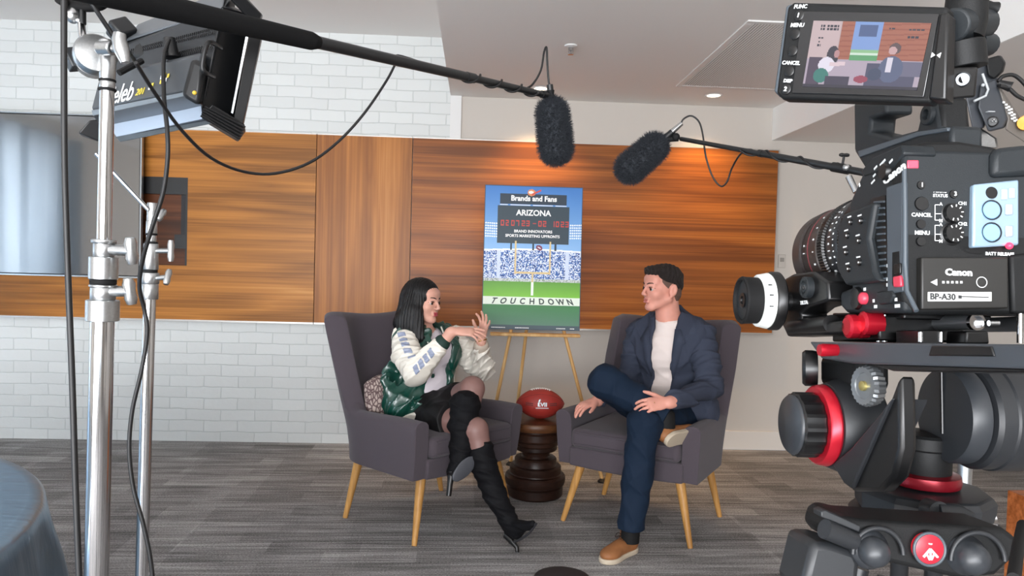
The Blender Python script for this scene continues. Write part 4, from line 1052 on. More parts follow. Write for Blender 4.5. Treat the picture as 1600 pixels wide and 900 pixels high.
for x, y in ((1327, 347), (1343, 345), (1322, 368), (1340, 376), (1320, 394), (1341, 410), (1324, 420)):
    b = MB(); lcyl(b, x, y, .0100, .0034, .004, 16); b.build('key', M_key, vc, smooth=50)
    MB().cbox((0, .0055, 0), (.0075, .0015, .0004), lm(x, y, .0082)).build('key_legend', M_wl, vc)
    MB().cbox((0, 0, 0), (.0016, .0018, .0004), lm(x, y, .0103)).build('key_mark', M_wl, vc)
# top front shoulder: wheel, switches
slab([(1344, 268), (1362, 246), (1408, 226), (1412, 240), (1396, 262), (1350, 276)], .002, -.03).build('shoulder_panel', M_cg, vc, bevel=.002)
b = MB(); lcyl(b, 1378, 268, .006, .0075, .008, 20, [(.0085, -.008), (.0085, -.002), (.0070, 0), (0, 0)]); b.build('control_wheel', M_key, vc, smooth=40)
for x, y, w_, t_ in ((1368, 262, .006, .002), (1366, 274, .005, .002), (1364, 284, .007, .0018), (1379, 254, .010, .0022), (1392, 252, .006, .0022), (1343, 289, .002, .004)):
    MB().cbox((0, 0, 0), (w_, t_, .0005), lm(x, y, .0024) @ Matrix.Rotation(.35, 4, 'Z')).build('legend_mark', M_wl, vc)
text('Canon', 'lettering', .0115, lm(1397, 271, .0028) @ Matrix.Rotation(.22, 4, 'Z'), M_wl, vc, ext=.0006, bold=.00025, xs=1.25)
rslab(rect(1418, 250, 1436, 263), .002, -.002).build('tally_lamp', mat('red tally', 'd8485c', .3, emit='d8364c', estr=.6), vc, bevel=.001)
for k in range(4):
    rslab(rect(1441, 248+k*6.3, 1452, 251.5+k*6.3), .0008, -.002).build('vent_slot', M_key, vc)
# lower front: red record button, rocker, small switches
b = MB(); lcyl(b, 1335, 466, .004, .0105, .012, 28, [(.012, -.012), (.012, -.003), (.0105, 0), (.008, -.001), (0, -.001)]); b.build('record_bezel', M_key, vc, smooth=40)
b = MB(); lcyl(b, 1343, 466, .0065, .0062, .006, 24, [(.0062, -.006), (.0062, -.002), (.004, 0), (0, .0005)]); b.build('record_button', M_redb, vc, smooth=50)
slab([(1369, 456), (1393, 454), (1396, 462), (1390, 474), (1374, 476), (1368, 468)], .004, -.006).build('rocker', M_cg, vc, bevel=.0015)
slab([(1394, 432), (1406, 430), (1407, 448), (1395, 449)], .0045, -.004).build('power_switch', M_redb, vc, bevel=.0015)
slab([(1396, 412), (1406, 411), (1406, 428), (1396, 429)], .0042, -.004).build('lock_switch', M_key, vc, bevel=.001)
for x, y, w_ in ((1388, 436, .006), (1388, 445, .006), (1388, 415, .005), (1351, 452, .004), (1365, 470, .003), (1368, 479, .005), (1400, 468, .004), (1402, 478, .008)):
    MB().cbox((0, 0, 0), (w_, .0032, .0006), lm(x, y, .0010)).build('legend_mark', M_wl, vc)
b = MB(); b.tube([rp(1413, 262, .001), rp(1414, 330, .0015), rp(1414, 410, .0015), rp(1417, 455, .001), rp(1432, 486, .0)], .0022, 8); b.build('trim_line', M_cg2, vc, smooth=60)
# rear side controls
def key(x, y, r=.0042): b = MB(); rcyl(b, x, y, .0022, r, .004, 18); return b.build('key', M_key, vc, smooth=50)
for x, y, r in ((1440, 289, .0040), (1441, 318, .0066), (1440, 350, .0044), (1440, 377, .0044), (1491, 303, .0040)): key(x, y, r)
def lab(s, x, y, size, d=.0006, **k): text(s, 'lettering', size, rm(x, y, d), M_wl, vc, ext=.0003, bold=.00012, **k)
lab('FUNC', 1441, 275, .0052); lab('1', 1441, 289, .0058, .0026); lab('CANCEL', 1440, 336, .0050); lab('MENU', 1441, 364, .0052)
lab('AUDIO', 1469, 299, .0040); lab('STATUS', 1469, 306, .0040); lab('3', 1493, 303, .0056, .0026); lab('CH1', 1504, 318, .0044); lab('CH2', 1504, 350, .0044)
rslab(rect(1459, 277, 1482, 289), -.0005, -.0012).build('socket_recess', M_key, vc)
for y in (332, 364):
    b = MB(); rcyl(b, 1493, y, .006, .0105, .008, 28, [(.0112, -.008), (.0112, -.006), (.009, -.005), (.0085, 0), (0, 0)]); b.build('audio_dial', M_key, vc, smooth=40)
    b = MB(); c = rq(1493, y, .0062)
    for k in range(7):
        a = R(-30+k*38); b.cbox((0, .0066, 0), (.0009, .0022, .0003), frame3(c, -RL, RU) @ Matrix.Rotation(-a, 4, 'Z'))
    o = b.build('dial_ticks', M_wl, vc); o['kind'] = 'stuff'
    b = MB()
    for p, q in (((1461, y-12), (1461, y+12)), ((1461, y-12), (1467, y-12)), ((1461, y+12), (1467, y+12)), ((1461, y+2), (1470, y+2))): b.tube([rq(*p, .0006), rq(*q, .0006)], .0004, 5)
    b.build('switch_diagram', M_wl, vc)
    lab('A', 1470, y-13, .0042); lab('M', 1470, y+13, .0042)
# audio door; the clear cover's window reflection is painted as pale blue
M_ad = mat('glossy cover reflected blue', '8298aa', .12, spec=.8, coat=1)
rslab([(1521, 288), (1593, 280), (1593, 383), (1520, 387)], .006, -.004).build('audio_door', M_ad, vc, bevel=.002)
for x, y, r, nm in ((1550, 328, .0082, 'door_dial'), (1550, 363, .0082, 'door_dial')):
    b = MB(); rcyl(b, x, y, .0085, r, .004, 28, [(r*1.06, -.004), (r*1.06, -.002), (r, -.001), (r*.92, 0), (0, 0)]); b.build(nm, mat('clear blue dial', '7fa6cc', .15, coat=1), vc, smooth=40)
    b = MB(); b.tube([rq(x, y, .0072)+(RL*math.cos(a)+RU*math.sin(a))*r*1.08 for a in [2*PI*k/28 for k in range(28)]], .0006, 6, closed=True); b.build('dial_rim', M_cg, vc)
b = MB(); rcyl(b, 1550, 301, .0065, .0058, .003, 20); b.build('door_latch', M_key, vc, smooth=40)
for x, y in ((1570, 304), (1582, 302)): rslab(rect(x-5, y-9, x+5, y+8), .0072, .005).build('door_button', mat('pale button', '9aa8b2', .25), vc, bevel=.0008)
for x, y in ((1578, 327), (1578, 361)): rslab(rect(x-6, y-9, x+6, y+9), .0078, .005).build('door_switch', mat('pale button', '9aa8b2', .25), vc, bevel=.002)
b = MB(); b.ball(rq(1577, 384, .007), .0032); b.build('red_lamp', mat('red led', 'e8304a', .3, emit='ff2b4a', estr=2.5), vc, smooth=60)
lab('BATT RELEASE', 1562, 397, .0042)
# battery
bt = rect(1440, 402, 1576, 484); bt[2] = (1576, 482)
rslab(bt, .008, -.006).build('battery', M_oli, vc, bevel=.0015)
rslab(rect(1450, 456, 1550, 471), .0088, .0078).build('battery_label', mat('label silver', 'c4c4c0', .5), vc, bevel=.0005)
M_dk = mat('dark legend', '26282a', .5)
text('BP-A30', 'lettering', .0078, rm(1473, 464, .009), M_dk, vc, ext=.0003, bold=.0002)
b = MB(); b.cbox((0, 0, 0), (.026, .0008, .0004), rm(1523, 464, .009)); b.cbox((.0, 0, 0), (.003, .003, .0004), rm(1500, 464, .009)); b.build('label_print', M_dk, vc)
text('Canon', 'lettering', .0082, rm(1498, 426, .0084), M_wl, vc, ext=.0003, bold=.00035, xs=1.15)
for k in range(5): MB().cbox((0, 0, 0), (.0022, .0022, .0004), rm(1474+k*7.0, 441, .0084)).build('charge_mark', M_wl, vc)
b = MB(); b.prism([(.003, -.003), (.003, .003), (-.003, 0)], -.0003, .0003, rm(1459, 441, .0084) @ Matrix.Rotation(PI/2, 4, 'X')); b.build('arrow_mark', M_wl, vc)
b = MB(); b.tube([rq(1534, 441, .0086)+(RL*math.cos(a)+RU*math.sin(a))*.0048 for a in [2*PI*k/24 for k in range(24)]], .0004, 5, closed=True); b.build('check_button', M_wl, vc)
rslab([(1579, 398), (1640, 392), (1640, 492), (1582, 490)], .004, -.01).build('rear_block', M_cb, vc, bevel=.003)
# round top hump at the back
rslab([(1552, 242), (1560, 230), (1640, 222), (1640, 272), (1552, 276)], .008, -.08).build('rear_hump', M_cg, vc, bevel=.005)

# lens
LX = rp(1330, 394, -.068); LX = LX-RF*((LX-RO).dot(RF))
zero = 0.0
MAT = dict(a=M_key, b=mat('lens barrel', '161718', .35), c=mat('lens barrel grey', '222427', .3), r=M_red)
def ring(name, prof, m, knurl=0):
    b = MB()
    if not knurl: b.lathe([(r, h+zero) for r, h in prof], LX, RF, 72)
    else:
        n = knurl*2
        for i, (r, h) in enumerate(prof): pass
        vs = []; z = RF; x = RU; y = z.cross(x)
        for r, h in prof:
            for j in range(n): a = 2*PI*j/n; q = r-(.0010 if j % 2 else 0); vs.append(LX+z*(h+zero)+(x*math.cos(a)+y*math.sin(a))*q)
        b.add(vs, [(i*n+j, i*n+(j+1) % n, (i+1)*n+(j+1) % n, (i+1)*n+j) for i in range(len(prof)-1) for j in range(n)])
    return b.build(name, m, vc, smooth=30)
ring('lens_barrel', [(0.0300, 0.0000), (0.0617, 0.0175), (0.0625, 0.0438), (0.0523, 0.2701), (0.0501, 0.2745), (0.0460, 0.2774), (0.0440, 0.2482), (0, 0.2409)], MAT['b'])
ring('lens_ring', [(0.0609, 0.1022), (0.0623, 0.1037), (0.0616, 0.1197), (0.0600, 0.1212)], MAT['c'])
ring('focus_gear', [(0.0602, 0.1285), (0.0632, 0.1299), (0.0625, 0.1445), (0.0594, 0.1460)], MAT['a'], 110)
ring('lens_ring', [(0.0593, 0.1489), (0.0607, 0.1518), (0.0594, 0.1796), (0.0578, 0.1825)], MAT['c'])
ring('iris_gear', [(0.0582, 0.1854), (0.0611, 0.1869), (0.0605, 0.2000), (0.0574, 0.2015)], MAT['a'], 110)
ring('lens_ring', [(0.0572, 0.2059), (0.0587, 0.2073), (0.0568, 0.2482), (0.0552, 0.2511)], mat('lens front brownish black', '2b2422', .35))
ring('red_ring', [(0.0578, 0.2300), (0.0580, 0.2305), (0.0580, 0.2318), (0.0576, 0.2323)], mat('dull red line', '6e2a30', .5))
ring('front_rim', [(0.0567, 0.2511), (0.0586, 0.2540), (0.0575, 0.2774), (0.0539, 0.2803), (0.0500, 0.2745), (0, 0.2482)], mat('lens front brownish black', '2b2422', .35))
MB().lathe([(.045, zero+.262), (.02, zero+.270), (0, zero+.273)], LX, RF, 40).build('front_glass', mat('coated glass', '141a2a', .05, spec=1), vc, smooth=180)
# engraved scale marks: small white dashes around the rings, on the side facing the operator
zr, xr = RF, RU; yr = RF.cross(RU)
def rim_pt(ang, f, r):
    r += .006-.045*(f*1.46-.10)
    return LX+zr*(f*1.46+zero)+(xr*math.cos(ang)+RL*math.sin(ang))*r
for f_, r_, a0, a1, n_, sz in ((.116, .0573, .75, 2.25, 12, .0042), (.108, .0573, .95, 2.4, 14, .0026), (.0765, .0568, .7, 2.0, 10, .0034), (.147, .0578, .85, 1.9, 5, .0034), (.166, .0578, 1.45, 1.62, 2, .0035), (.060, .0542, .9, 1.7, 12, .003)):
    for k in range(n_):
        a = a0+(a1-a0)*k/(n_-1); o = rim_pt(a, f_, r_); nrm = xr*math.cos(a)+RL*math.sin(a); tan = -xr*math.sin(a)+RL*math.cos(a)
        Mx = frame3(o, zr, tan)
        MB().cbox((0, 0, 0), (sz*(1 if k % 3 else .6), .0012 if k % 2 else .0022, .0005), Mx).build('scale_mark', M_wl, vc)

# top handle
hd = -.072
slab([(1333, 160), (1384, 160), (1384, 178), (1360, 186), (1358, 206), (1392, 214), (1432, 203), (1442, 160), (1464, 160), (1468, 200), (1486, 196), (1486, 236), (1350, 262), (1334, 236)], hd+.016, hd-.016).build('top_handle', M_cg, vc, bevel=.004)
slab([(1340, 236), (1432, 206), (1480, 199), (1480, 205), (1434, 213), (1342, 246)], hd+.018, hd+.012).build('handle_rail', M_cg2, vc, bevel=.001)
b = MB(); lcyl(b, 1446, 179, hd+.020, .0095, .012, 24, [(.0105, -.012), (.0105, -.001), (.0095, 0), (.0055, 0), (.005, -.004), (0, -.004)]); b.build('handle_pivot', M_cg, vc, smooth=40)
slab([(1455, 158), (1470, 150), (1474, 222), (1457, 232)], hd+.014, hd-.014).build('rear_post', M_cb, vc, bevel=.004)

# flip-out screen
YM0, YM1 = .700, .585
def mq(px, py, off=0.0):
    a, b_, c_ = at(1208, 150, YM0), at(1482, 10, YM1), at(1222, 4, YM0); n = (b_-a).cross(c_-a).normalized(); d = ray(px, py)
    if n.dot(d) > 0: n = -n
    return CAM+d*((a-CAM).dot(n)/d.dot(n))+n*off
def mslab(px, o0, o1):
    return MB().hull4([mq(x, y, o0) for x, y in px], [mq(x, y, o0)+(mq(x, y, o1)-mq(x, y, o0)).normalized()*abs(o1-o0) for x, y in px])
mo = thing('camera_monitor', 'flip-out camera screen showing the interview, at upper right', 'monitor', mq(1340, 160, 0))
mslab([(1240, 3), (1482, 10), (1455, 161), (1222, 155), (1212, 146), (1230, 10)], 0, -.017).build('casing', M_cb, mo, bevel=.003)
mslab([(1226, 8), (1236, 4), (1217, 152), (1207, 142)], -.002, -.020).build('side_edge', M_cg2, mo, bevel=.002)
mslab([(1254, 18), (1468, 22), (1444, 152), (1238, 146)], .0012, 0).build('glass', mat('screen glass', '07080c', .12, spec=.8), mo, bevel=.0005)
mslab([(1470, 22), (1484, 20), (1480, 158), (1452, 156)], .003, -.016).build('hinge_strip', M_key, mo, bevel=.002)
# picture on the screen
SW_, SH_ = 150, 86
pic = np.zeros((SH_, SW_, 3)); yy, xx = np.mgrid[0:SH_, 0:SW_]; u = (xx+.5)/SW_; v = (yy+.5)/SH_
def pp(m_, c): pic[m_] = hx(c)
pic[:] = hx('b9a3a4'); pp(v > .56, 'b3a4b4'); pp((u > .27) & (v < .57), 'a8644c'); pp((u > .27) & (v < .57) & (np.mod(v*13+u, 1) < .3), '9a5540'); pp((u < .27) & (v < .57), 'c9b2b4')
pp((u > .385) & (u < .625) & (v < .58), '7f9fd8'); pp((u > .43) & (u < .59) & (v > .05) & (v < .22), '4a5f8c'); pp((u > .385) & (u < .625) & (v > .42) & (v < .47), '8fc08c'); pp((u > .385) & (u < .625) & (v >= .47) & (v < .5), 'd2e6d6'); pp((u > .385) & (u < .625) & (v >= .5) & (v < .58), '5aa06a')
pp((u < .15) & (v > .55) & (v < .97) & (u > .02), '4a3c50'); pp((u > .55) & (v > .62) & (u < .96) & (v < .95), '4a4a64'); pp((u > .82) & (v > .58) & (v < .8), '6a6880')
pp(((u-.235)/.055)**2+((v-.52)/.15)**2 < 1, '2e2a38'); pp(((u-.27)/.025)**2+((v-.49)/.06)**2 < 1, 'b98a8c')
pp(((u-.19)/.075)**2+((v-.66)/.12)**2 < 1, 'e6e0ee'); pp(((u-.155)/.07)**2+((v-.82)/.11)**2 < 1, '2f7a70'); pp((np.abs(v-.63-.1*(.4-u)) < .03) & (u > .22) & (u < .36), 'dfc8cf')
pp((u > .2) & (u < .42) & (v > .82), '3a3448'); pp(((u-.76)/.05)**2+((v-.39)/.085)**2 < 1, '5b4648'); pp(((u-.745)/.035)**2+((v-.42)/.06)**2 < 1, 'c9a3a4')
pp(((u-.755)/.10)**2+((v-.70)/.2)**2 < 1, '56607f'); pp((np.abs(u-.735) < .022) & (v > .52) & (v < .74), 'dcd6e4'); pp(((u-.63)/.06)**2+((v-.78)/.09)**2 < 1, '3a4560')
pp(((u-.52)/.06)**2+((v-.86)/.055)**2 < 1, '9a3f55'); pp(v > .95, '2a2636')
for x0, x1, y0 in ((.08, .12, .06), (.14, .25, .06), (.14, .25, .11), (.08, .12, .11), (.07, .12, .24), (.08, .1, .3), (.07, .11, .35), (.84, .97, .09), (.84, .93, .2), (.68, .73, .08)):
    pp((u > x0) & (u < x1) & (v > y0) & (v < y0+.03) & (np.mod(u*60, 1) < .7), '2a2a38')
cs = [mq(1272.5, 33, .0016), mq(1456.6, 37, .0016), mq(1433.5, 142, .0016), mq(1255, 136, .0016)]
# the picture is a parallelogram in the plane of the glass
me_o = art_grid('picture', pic, Matrix.Identity(4), 1, 1, attr_mat('screen picture', .3, emit=.95), None)
me = me_o.data; co = np.empty(len(me.vertices)*3); me.vertices.foreach_get('co', co); co = co.reshape(-1, 3); uu = co[:, 0]+.5; vv = .5-co[:, 1]
P_ = [np.array(q) for q in cs]; new = (P_[0]*((1-uu)*(1-vv))[:, None]+P_[1]*(uu*(1-vv))[:, None]+P_[2]*(uu*vv)[:, None]+P_[3]*((1-uu)*vv)[:, None])
me.vertices.foreach_set('co', new.ravel()); me.transform(WM[mo].inverted()); me_o.parent = mo; me.update()
MM = frame3(mq(1340, 90, 0), mq(1400, 91.5, 0)-mq(1340, 90, 0), mq(1341, 60, 0)-mq(1340, 90, 0))
def mlab(s, x, y, size): text(s, 'lettering', size, Matrix.Translation(mq(x, y, .0012)-MM.translation) @ MM, M_wl, mo, ext=.0003, bold=.00012)
for x, y, s in ((1249, 25, '1'), (1243, 54, None), (1239, 80, None), (1234, 112, None), (1229, 140, '2')):
    n_ = (mq(x, y, .01)-mq(x, y, 0)).normalized()
    MB().lathe([(.0050, -.002), (.0050, .0012), (.0040, .0018), (0, .0018)], mq(x, y, .0), n_, 20).build('key', M_key, mo, smooth=40)
    if s: text(s, 'lettering', .0056, Matrix.Translation(mq(x, y, .0022)-MM.translation) @ MM, M_wl, mo, ext=.0003, bold=.0002)
mlab('FUNC', 1252, 11, .0050); mlab('MENU', 1247, 40, .0050); mlab('CANCEL', 1237, 99, .0048); mlab('DISP', 1232, 127, .0045)
b = MB(); b.prism([(-.0035, -.0022), (-.0035, .0022), (-.0005, 0)], 0, .0004, Matrix.Translation(mq(1465, 88, .0035)-MM.translation) @ MM @ Matrix.Rotation(PI/2, 4, 'X')); b.prism([(.0035, -.0022), (.0035, .0022), (.0005, 0)], 0, .0004, Matrix.Translation(mq(1465, 88, .0035)-MM.translation) @ MM @ Matrix.Rotation(PI/2, 4, 'X')); b.build('bow_tie_mark', M_wl, mo)
# hinge arm and knobs to the right of the screen
ha = thing('monitor_arm', 'black jointed arm holding the flip-out screen at the top right', 'monitor arm', at(1505, 150, .62))
b = MB(); b.tube([at(1512, -12, .62), at(1508, 30, .62), at(1502, 60, .62)], [.016, .017, .017], 22); b.build('upper_joint', M_cb, ha, smooth=50)
b = MB(); b.tube([at(1488, 40, .605), at(1536, 36, .64)], [.014, .014], 20); b.build('cross_joint', M_cg, ha, bevel=.002, smooth=50)
b = MB(); b.tube([at(1530, 10, .63), at(1548, 12, .63), at(1556, 14, .63)], [.007, .005, .006], 12); b.build('lock_knob', M_cb, ha, smooth=50)
b = MB(); b.tube([at(1500, 68, .62), at(1504, 108, .62)], [.019, .019], 22); b.build('lower_joint', M_cb, ha, bevel=.001, smooth=50)
b = MB(); b.tube([at(1520, 66, .64), at(1545, 70, .65)], [.012, .010], 16); b.build('side_joint', M_cg, ha, smooth=50)
b = MB().hull4([at(x, y, .600) for x, y in ((1482, 106), (1528, 104), (1524, 152), (1478, 156))], [at(x, y, .64) for x, y in ((1482, 106), (1528, 104), (1524, 152), (1478, 156))]); b.build('clamp_block', M_key, ha, bevel=.002)
c = at(1504, 124, .598); b = MB(); b.lathe([(.0062, -.004), (.0062, 0), (.005, .001), (.003, .001), (.003, -.002), (0, -.002)], c, (CAM-c).normalized(), 20); b.build('hex_screw', mat('dark steel bolt', '5a5d60', .3, metal=.9), ha, smooth=40)

# follow focus
ff = thing('follow_focus', 'round follow-focus hand wheel with a white marking ring beside the lens', 'follow focus', rp(1250, 500, 0))
c = rp(1158, 469, .072)
b = MB(); b.lathe([(.022, -.020), (.0285, -.019), (.0290, -.004), (.0295, -.001), (.028, .001), (.0255, .001), (.0245, -.003), (.017, -.005), (.014, -.006)], c, RL, 48); b.build('hand_wheel', M_rub, ff, smooth=35)
b = MB(); b.lathe([(.0245, -.003), (.023, -.0025), (.015, -.004), (.010, -.004), (.0095, -.009), (0, -.009)], c, RL, 40); b.build('wheel_face', M_cg, ff, smooth=35)
b = MB(); b.lathe([(.009, -.003), (.0095, -.001), (.0055, -.001), (.005, -.004), (0, -.004)], c, RL, 24); b.build('hub', M_key, ff, smooth=40)
b = MB(); b.lathe([(.029, -.033), (.0335, -.033), (.0345, -.031), (.0322, -.020), (.028, -.019)], c, RL, 56); b.build('marking_ring', mat('white marking disc', 'dfe2dd', .45), ff, smooth=35)
b = MB(); b.lathe([(0, -.046), (.034, -.046), (.0362, -.044), (.0362, -.036), (.0345, -.0335), (.03, -.033)], c, RL, 56); b.build('rear_disc', M_key, ff, smooth=35)
for a in (-.55, -.15, .25):
    nrm = (RU*math.sin(-a)*1.0 - RF*math.cos(a)); p = c-RL*.026+nrm.normalized()*.0335
    MB().cbox((0, 0, 0), (.006, .0016, .0006), frame3(p, RL, nrm.cross(RL))).build('pencil_mark', M_dk, ff)
c2_ = rp(1243, 470, .01)
slab([(1218, 440), (1238, 428), (1270, 424), (1292, 440), (1294, 470), (1262, 480), (1250, 490), (1252, 502), (1280, 504), (1320, 500), (1322, 522), (1230, 526), (1218, 500)], .012, -.022).build('gear_box', M_key, ff, bevel=.003)
MB().tube([c-RL*.04, c-RL*.075], .012, 20).build('drive_shaft', M_key, ff)
b = MB(); lcyl(b, 1255, 449, .020, .0115, .012, 28, [(.0125, -.012), (.0125, -.001), (.0115, 0), (.008, 0), (.0075, -.0015), (.006, -.0015), (.0055, 0), (0, 0)]); b.build('drive_cap', M_cg, ff, smooth=35)
b = MB(); lcyl(b, 1255, 449, .021, .003, .002, 8); b.build('hex_bolt', M_chr, ff)
gc = rp(1262, 405, -.02); b = MB(); n_ = 88; 
b = MB(); b.tube([rp(1240, 512, .006), rp(1300, 506, .006)], .010, 18); b.build('rod_bracket', M_key, ff, smooth=40)
text('TILTA', 'lettering', .0060, lm(1256, 473, .0125), M_wl, ff, ext=.0003, bold=.0002, xs=1.3)

# rods, clamp and base plate
rg_ = thing('rod_support', 'rod support under the video camera with red clamp knobs and steel rods', 'camera support', rp(1440, 520, 0))
ra_ = rq(1527, 503, -.01); rdir = RF
MB().tube([ra_, ra_+RF*.21], .0076, 24, caps=False).build('rod', mat('grey steel rod', '8f9397', .32, metal=.7), rg_, smooth=60)
b = MB(); b.lathe([(.0058, .02), (.0058, -.0005), (.0079, -.0005), (.0080, .004)], ra_, RF, 24); b.build('rod_end', M_chr, rg_, smooth=30)
MB().lathe([(0, .006), (.0058, .006)], ra_, RF, 20).build('rod_hollow', M_key, rg_)
MB().tube([ra_-RL*.06, ra_-RL*.06+RF*.24], .0076, 20).build('rod', mat('grey steel rod', '8f9397', .32, metal=.7), rg_, smooth=60)
slab([(1300, 494), (1372, 492), (1374, 532), (1300, 534)], -.012, -.10).build('bridge_block', M_key, rg_, bevel=.002)
b = MB(); lcyl(b, 1322, 510, .012, .011, .02, 12, [(.012, -.022), (.0125, -.014), (.010, -.012), (.0125, -.010), (.0125, -.002), (.009, 0), (0, 0)]); b.build('red_clamp_knob', M_red, rg_, smooth=30)
b = MB(); lcyl(b, 1345, 505, .002, .011, .02, 12, [(.012, -.02), (.0125, -.002), (.009, 0), (0, 0)]); b.build('red_clamp_knob', M_red, rg_, smooth=30)
for x in (1373, 1382, 1438, 1470):
    fn = rp if x < 1400 else rq
    MB().tube([fn(x, 492 if x < 1400 else 519, -.02), fn(x, 534, -.02)], .0024, 10).build('post_screw', M_chr, rg_, smooth=60)
rslab([(1436, 516), (1474, 516), (1474, 538), (1436, 538)], -.02, -.06).build('spacer_block', M_key, rg_, bevel=.001)
rslab([(1510, 517), (1545, 517), (1547, 538), (1508, 538)], .0, -.03).build('rear_bracket', M_key, rg_, bevel=.002)
slab([(1300, 489), (1412, 489), (1412, 499), (1300, 497)], -.03, -.12).build('mounting_plate', M_key, rg_, bevel=.002)
M_pl = mat('dark grey anodised plate', '4a4f55', .38, metal=.4)

MB().tube([rq(1594, 490, .0), rq(1594, 536, .0)], .0028, 12).build('post_screw', M_chr, rg_, smooth=60)
MB().tube([rq(1560, 505, -.005), rq(1545, 505, -.005)], .0028, 12).build('post_screw', M_sat, rg_, smooth=60)
# tripod head
tp = thing('tripod', 'heavy black video tripod and fluid head under the camera, with red rings', 'tripod', (at(1443, 745, .78).x, .78, 0))
slab([(1264, 534), (1600, 538), (1660, 539), (1660, 578), (1330, 568), (1283, 560)], .022, -.11).build('sliding_plate', M_pl, tp, bevel=.002)
slab([(1360, 569), (1660, 577), (1660, 583), (1395, 580)], .016, -.10).build('plate_rail', M_key, tp, bevel=.001)
slab([(1455, 540), (1548, 541), (1553, 557), (1450, 556)], .0235, .020).build('plate_recess', M_key, tp, bevel=.001)
b = MB(); b.tube([at(1280, 547, .735), at(1285, 547, .735), at(1312, 547, .745)], [.0058, .0066, .0060], 16); b.build('red_lever', M_red, tp, smooth=40)
b = MB(); c = rp(1258, 575, .020); n_ = (RL*.75+RF*.3).normalized(); b.lathe([(0, -.014), (.0195, -.013), (.0205, -.008), (.0205, 0), (.018, .003), (0, .003)], c, n_, 24); b.build('pan_brake_knob', M_key, tp, smooth=25)
# left drag knob stack on the tilt axis
c = rp(1238, 663, .050)
M_kf = mat('smooth dark grey', '2a2d31', .4)
b = MB(); b.lathe([(0, .004), (.030, .0038), (.0325, .001), (.0325, 0)], c, RL, 48); b.build('drag_knob_face', M_kf, tp, smooth=50)
b = MB(); n_ = 60; prof = [(.0330, 0), (.0350, -.002), (.0350, -.022), (.034, -.024)]; vs = []
z = RL; x = RU; y = z.cross(x)
for r, h in prof:
    for j in range(n_): a = 2*PI*j/n_; q = r-(.0011 if (j//2) % 2 else 0); vs.append(c+z*h+(x*math.cos(a)+y*math.sin(a))*q)
b.add(vs, [(i*n_+j, i*n_+(j+1) % n_, (i+1)*n_+(j+1) % n_, (i+1)*n_+j) for i in range(3) for j in range(n_)]); b.build('drag_knob_grip', M_key, tp, smooth=20)
b = MB(); b.lathe([(.030, -.024), (.0405, -.024), (.0425, -.026), (.0440, -.034), (.043, -.036), (.03, -.036)], c, RL, 56); b.build('red_ring', M_red, tp, smooth=35)
b = MB(); b.lathe([(.040, -.036), (.0450, -.037), (.0500, -.050), (.0530, -.066), (.054, -.078), (.050, -.082), (.02, -.084)], c, RL, 56); b.build('head_housing', M_gre, tp, smooth=35)
# body of the head falling from the housing to the base
ctr = c-RL*.080
b = MB().hull4([ctr+RF*.045+RU*.040+RL*.03, ctr-RF*.045+RU*.04+RL*.03, ctr-RF*.045+RU*.075+RL*.03, ctr+RF*.045+RU*.075+RL*.03], [q-RL*.035 for q in (ctr+RF*.045+RU*.04+RL*.03, ctr-RF*.045+RU*.04+RL*.03, ctr-RF*.045+RU*.075+RL*.03, ctr+RF*.045+RU*.075+RL*.03)]); b.build('top_block', M_cb, tp, bevel=.008, segs=3)
# rosette
c3 = rp(1349, 603, .016); vs = []; n_ = 48; n3 = (RL*.98-RF*.12).normalized(); zz, x = n3, RU; y = zz.cross(x); b = MB()
prof = [(.0185, -.012), (.0205, -.003), (.0190, .001), (.0130, .0005), (.0125, -.0008), (0, -.0008)]
for i, (r, h) in enumerate(prof):
    for j in range(n_): a = 2*PI*j/n_; q = r-(.0013 if j % 2 and i < 3 else 0); vs.append(c3+zz*h+(x*math.cos(a)+y*math.sin(a))*q)
b.add(vs, [(i*n_+j, i*n_+(j+1) % n_, (i+1)*n_+(j+1) % n_, (i+1)*n_+j) for i in range(5) for j in range(n_)]); b.build('handle_rosette', mat('worn steel', '8b8f92', .35, metal=.8), tp, smooth=20)
b = MB(); b.lathe([(.0048, -.001), (.0048, .002), (.003, .0025), (0, .0025)], c3, n3, 16); b.build('rosette_bolt', mat('brass', 'b3a468', .35, metal=.8), tp, smooth=40)
# right disc (counterbalance) and tilt drum
c4 = rp(1490, 648, -.112)
b = MB(); b.lathe([(0, .012), (.048, .011), (.0505, .007), (.0505, -.008), (.048, -.010)], c4, RL, 56); b.build('counterbalance_disc', M_kf, tp, smooth=35)
b = MB(); b.lathe([(.046, -.010), (.053, -.012), (.056, -.016), (.056, -.030), (.0575, -.032), (.0575, -.06), (.05, -.075), (0, -.078)], c4, RL, 56); b.build('right_drum', M_gre, tp, smooth=35)
b = MB(); b.tube([c4+RL*.0125+RU*.048, c4+RL*.0125-RU*.02], .0016, 8); b.build('disc_groove', M_key, tp)
slab([(1392, 620), (1405, 585), (1407, 700), (1396, 745), (1374, 768), (1332, 768), (1318, 752)], .012, -.004).build('side_wedge', M_key, tp, bevel=.004)
slab([(1300, 725), (1330, 700), (1380, 640), (1392, 622), (1330, 764), (1318, 755)], .016, -.02).build('wedge_face', M_gre, tp, bevel=.003)
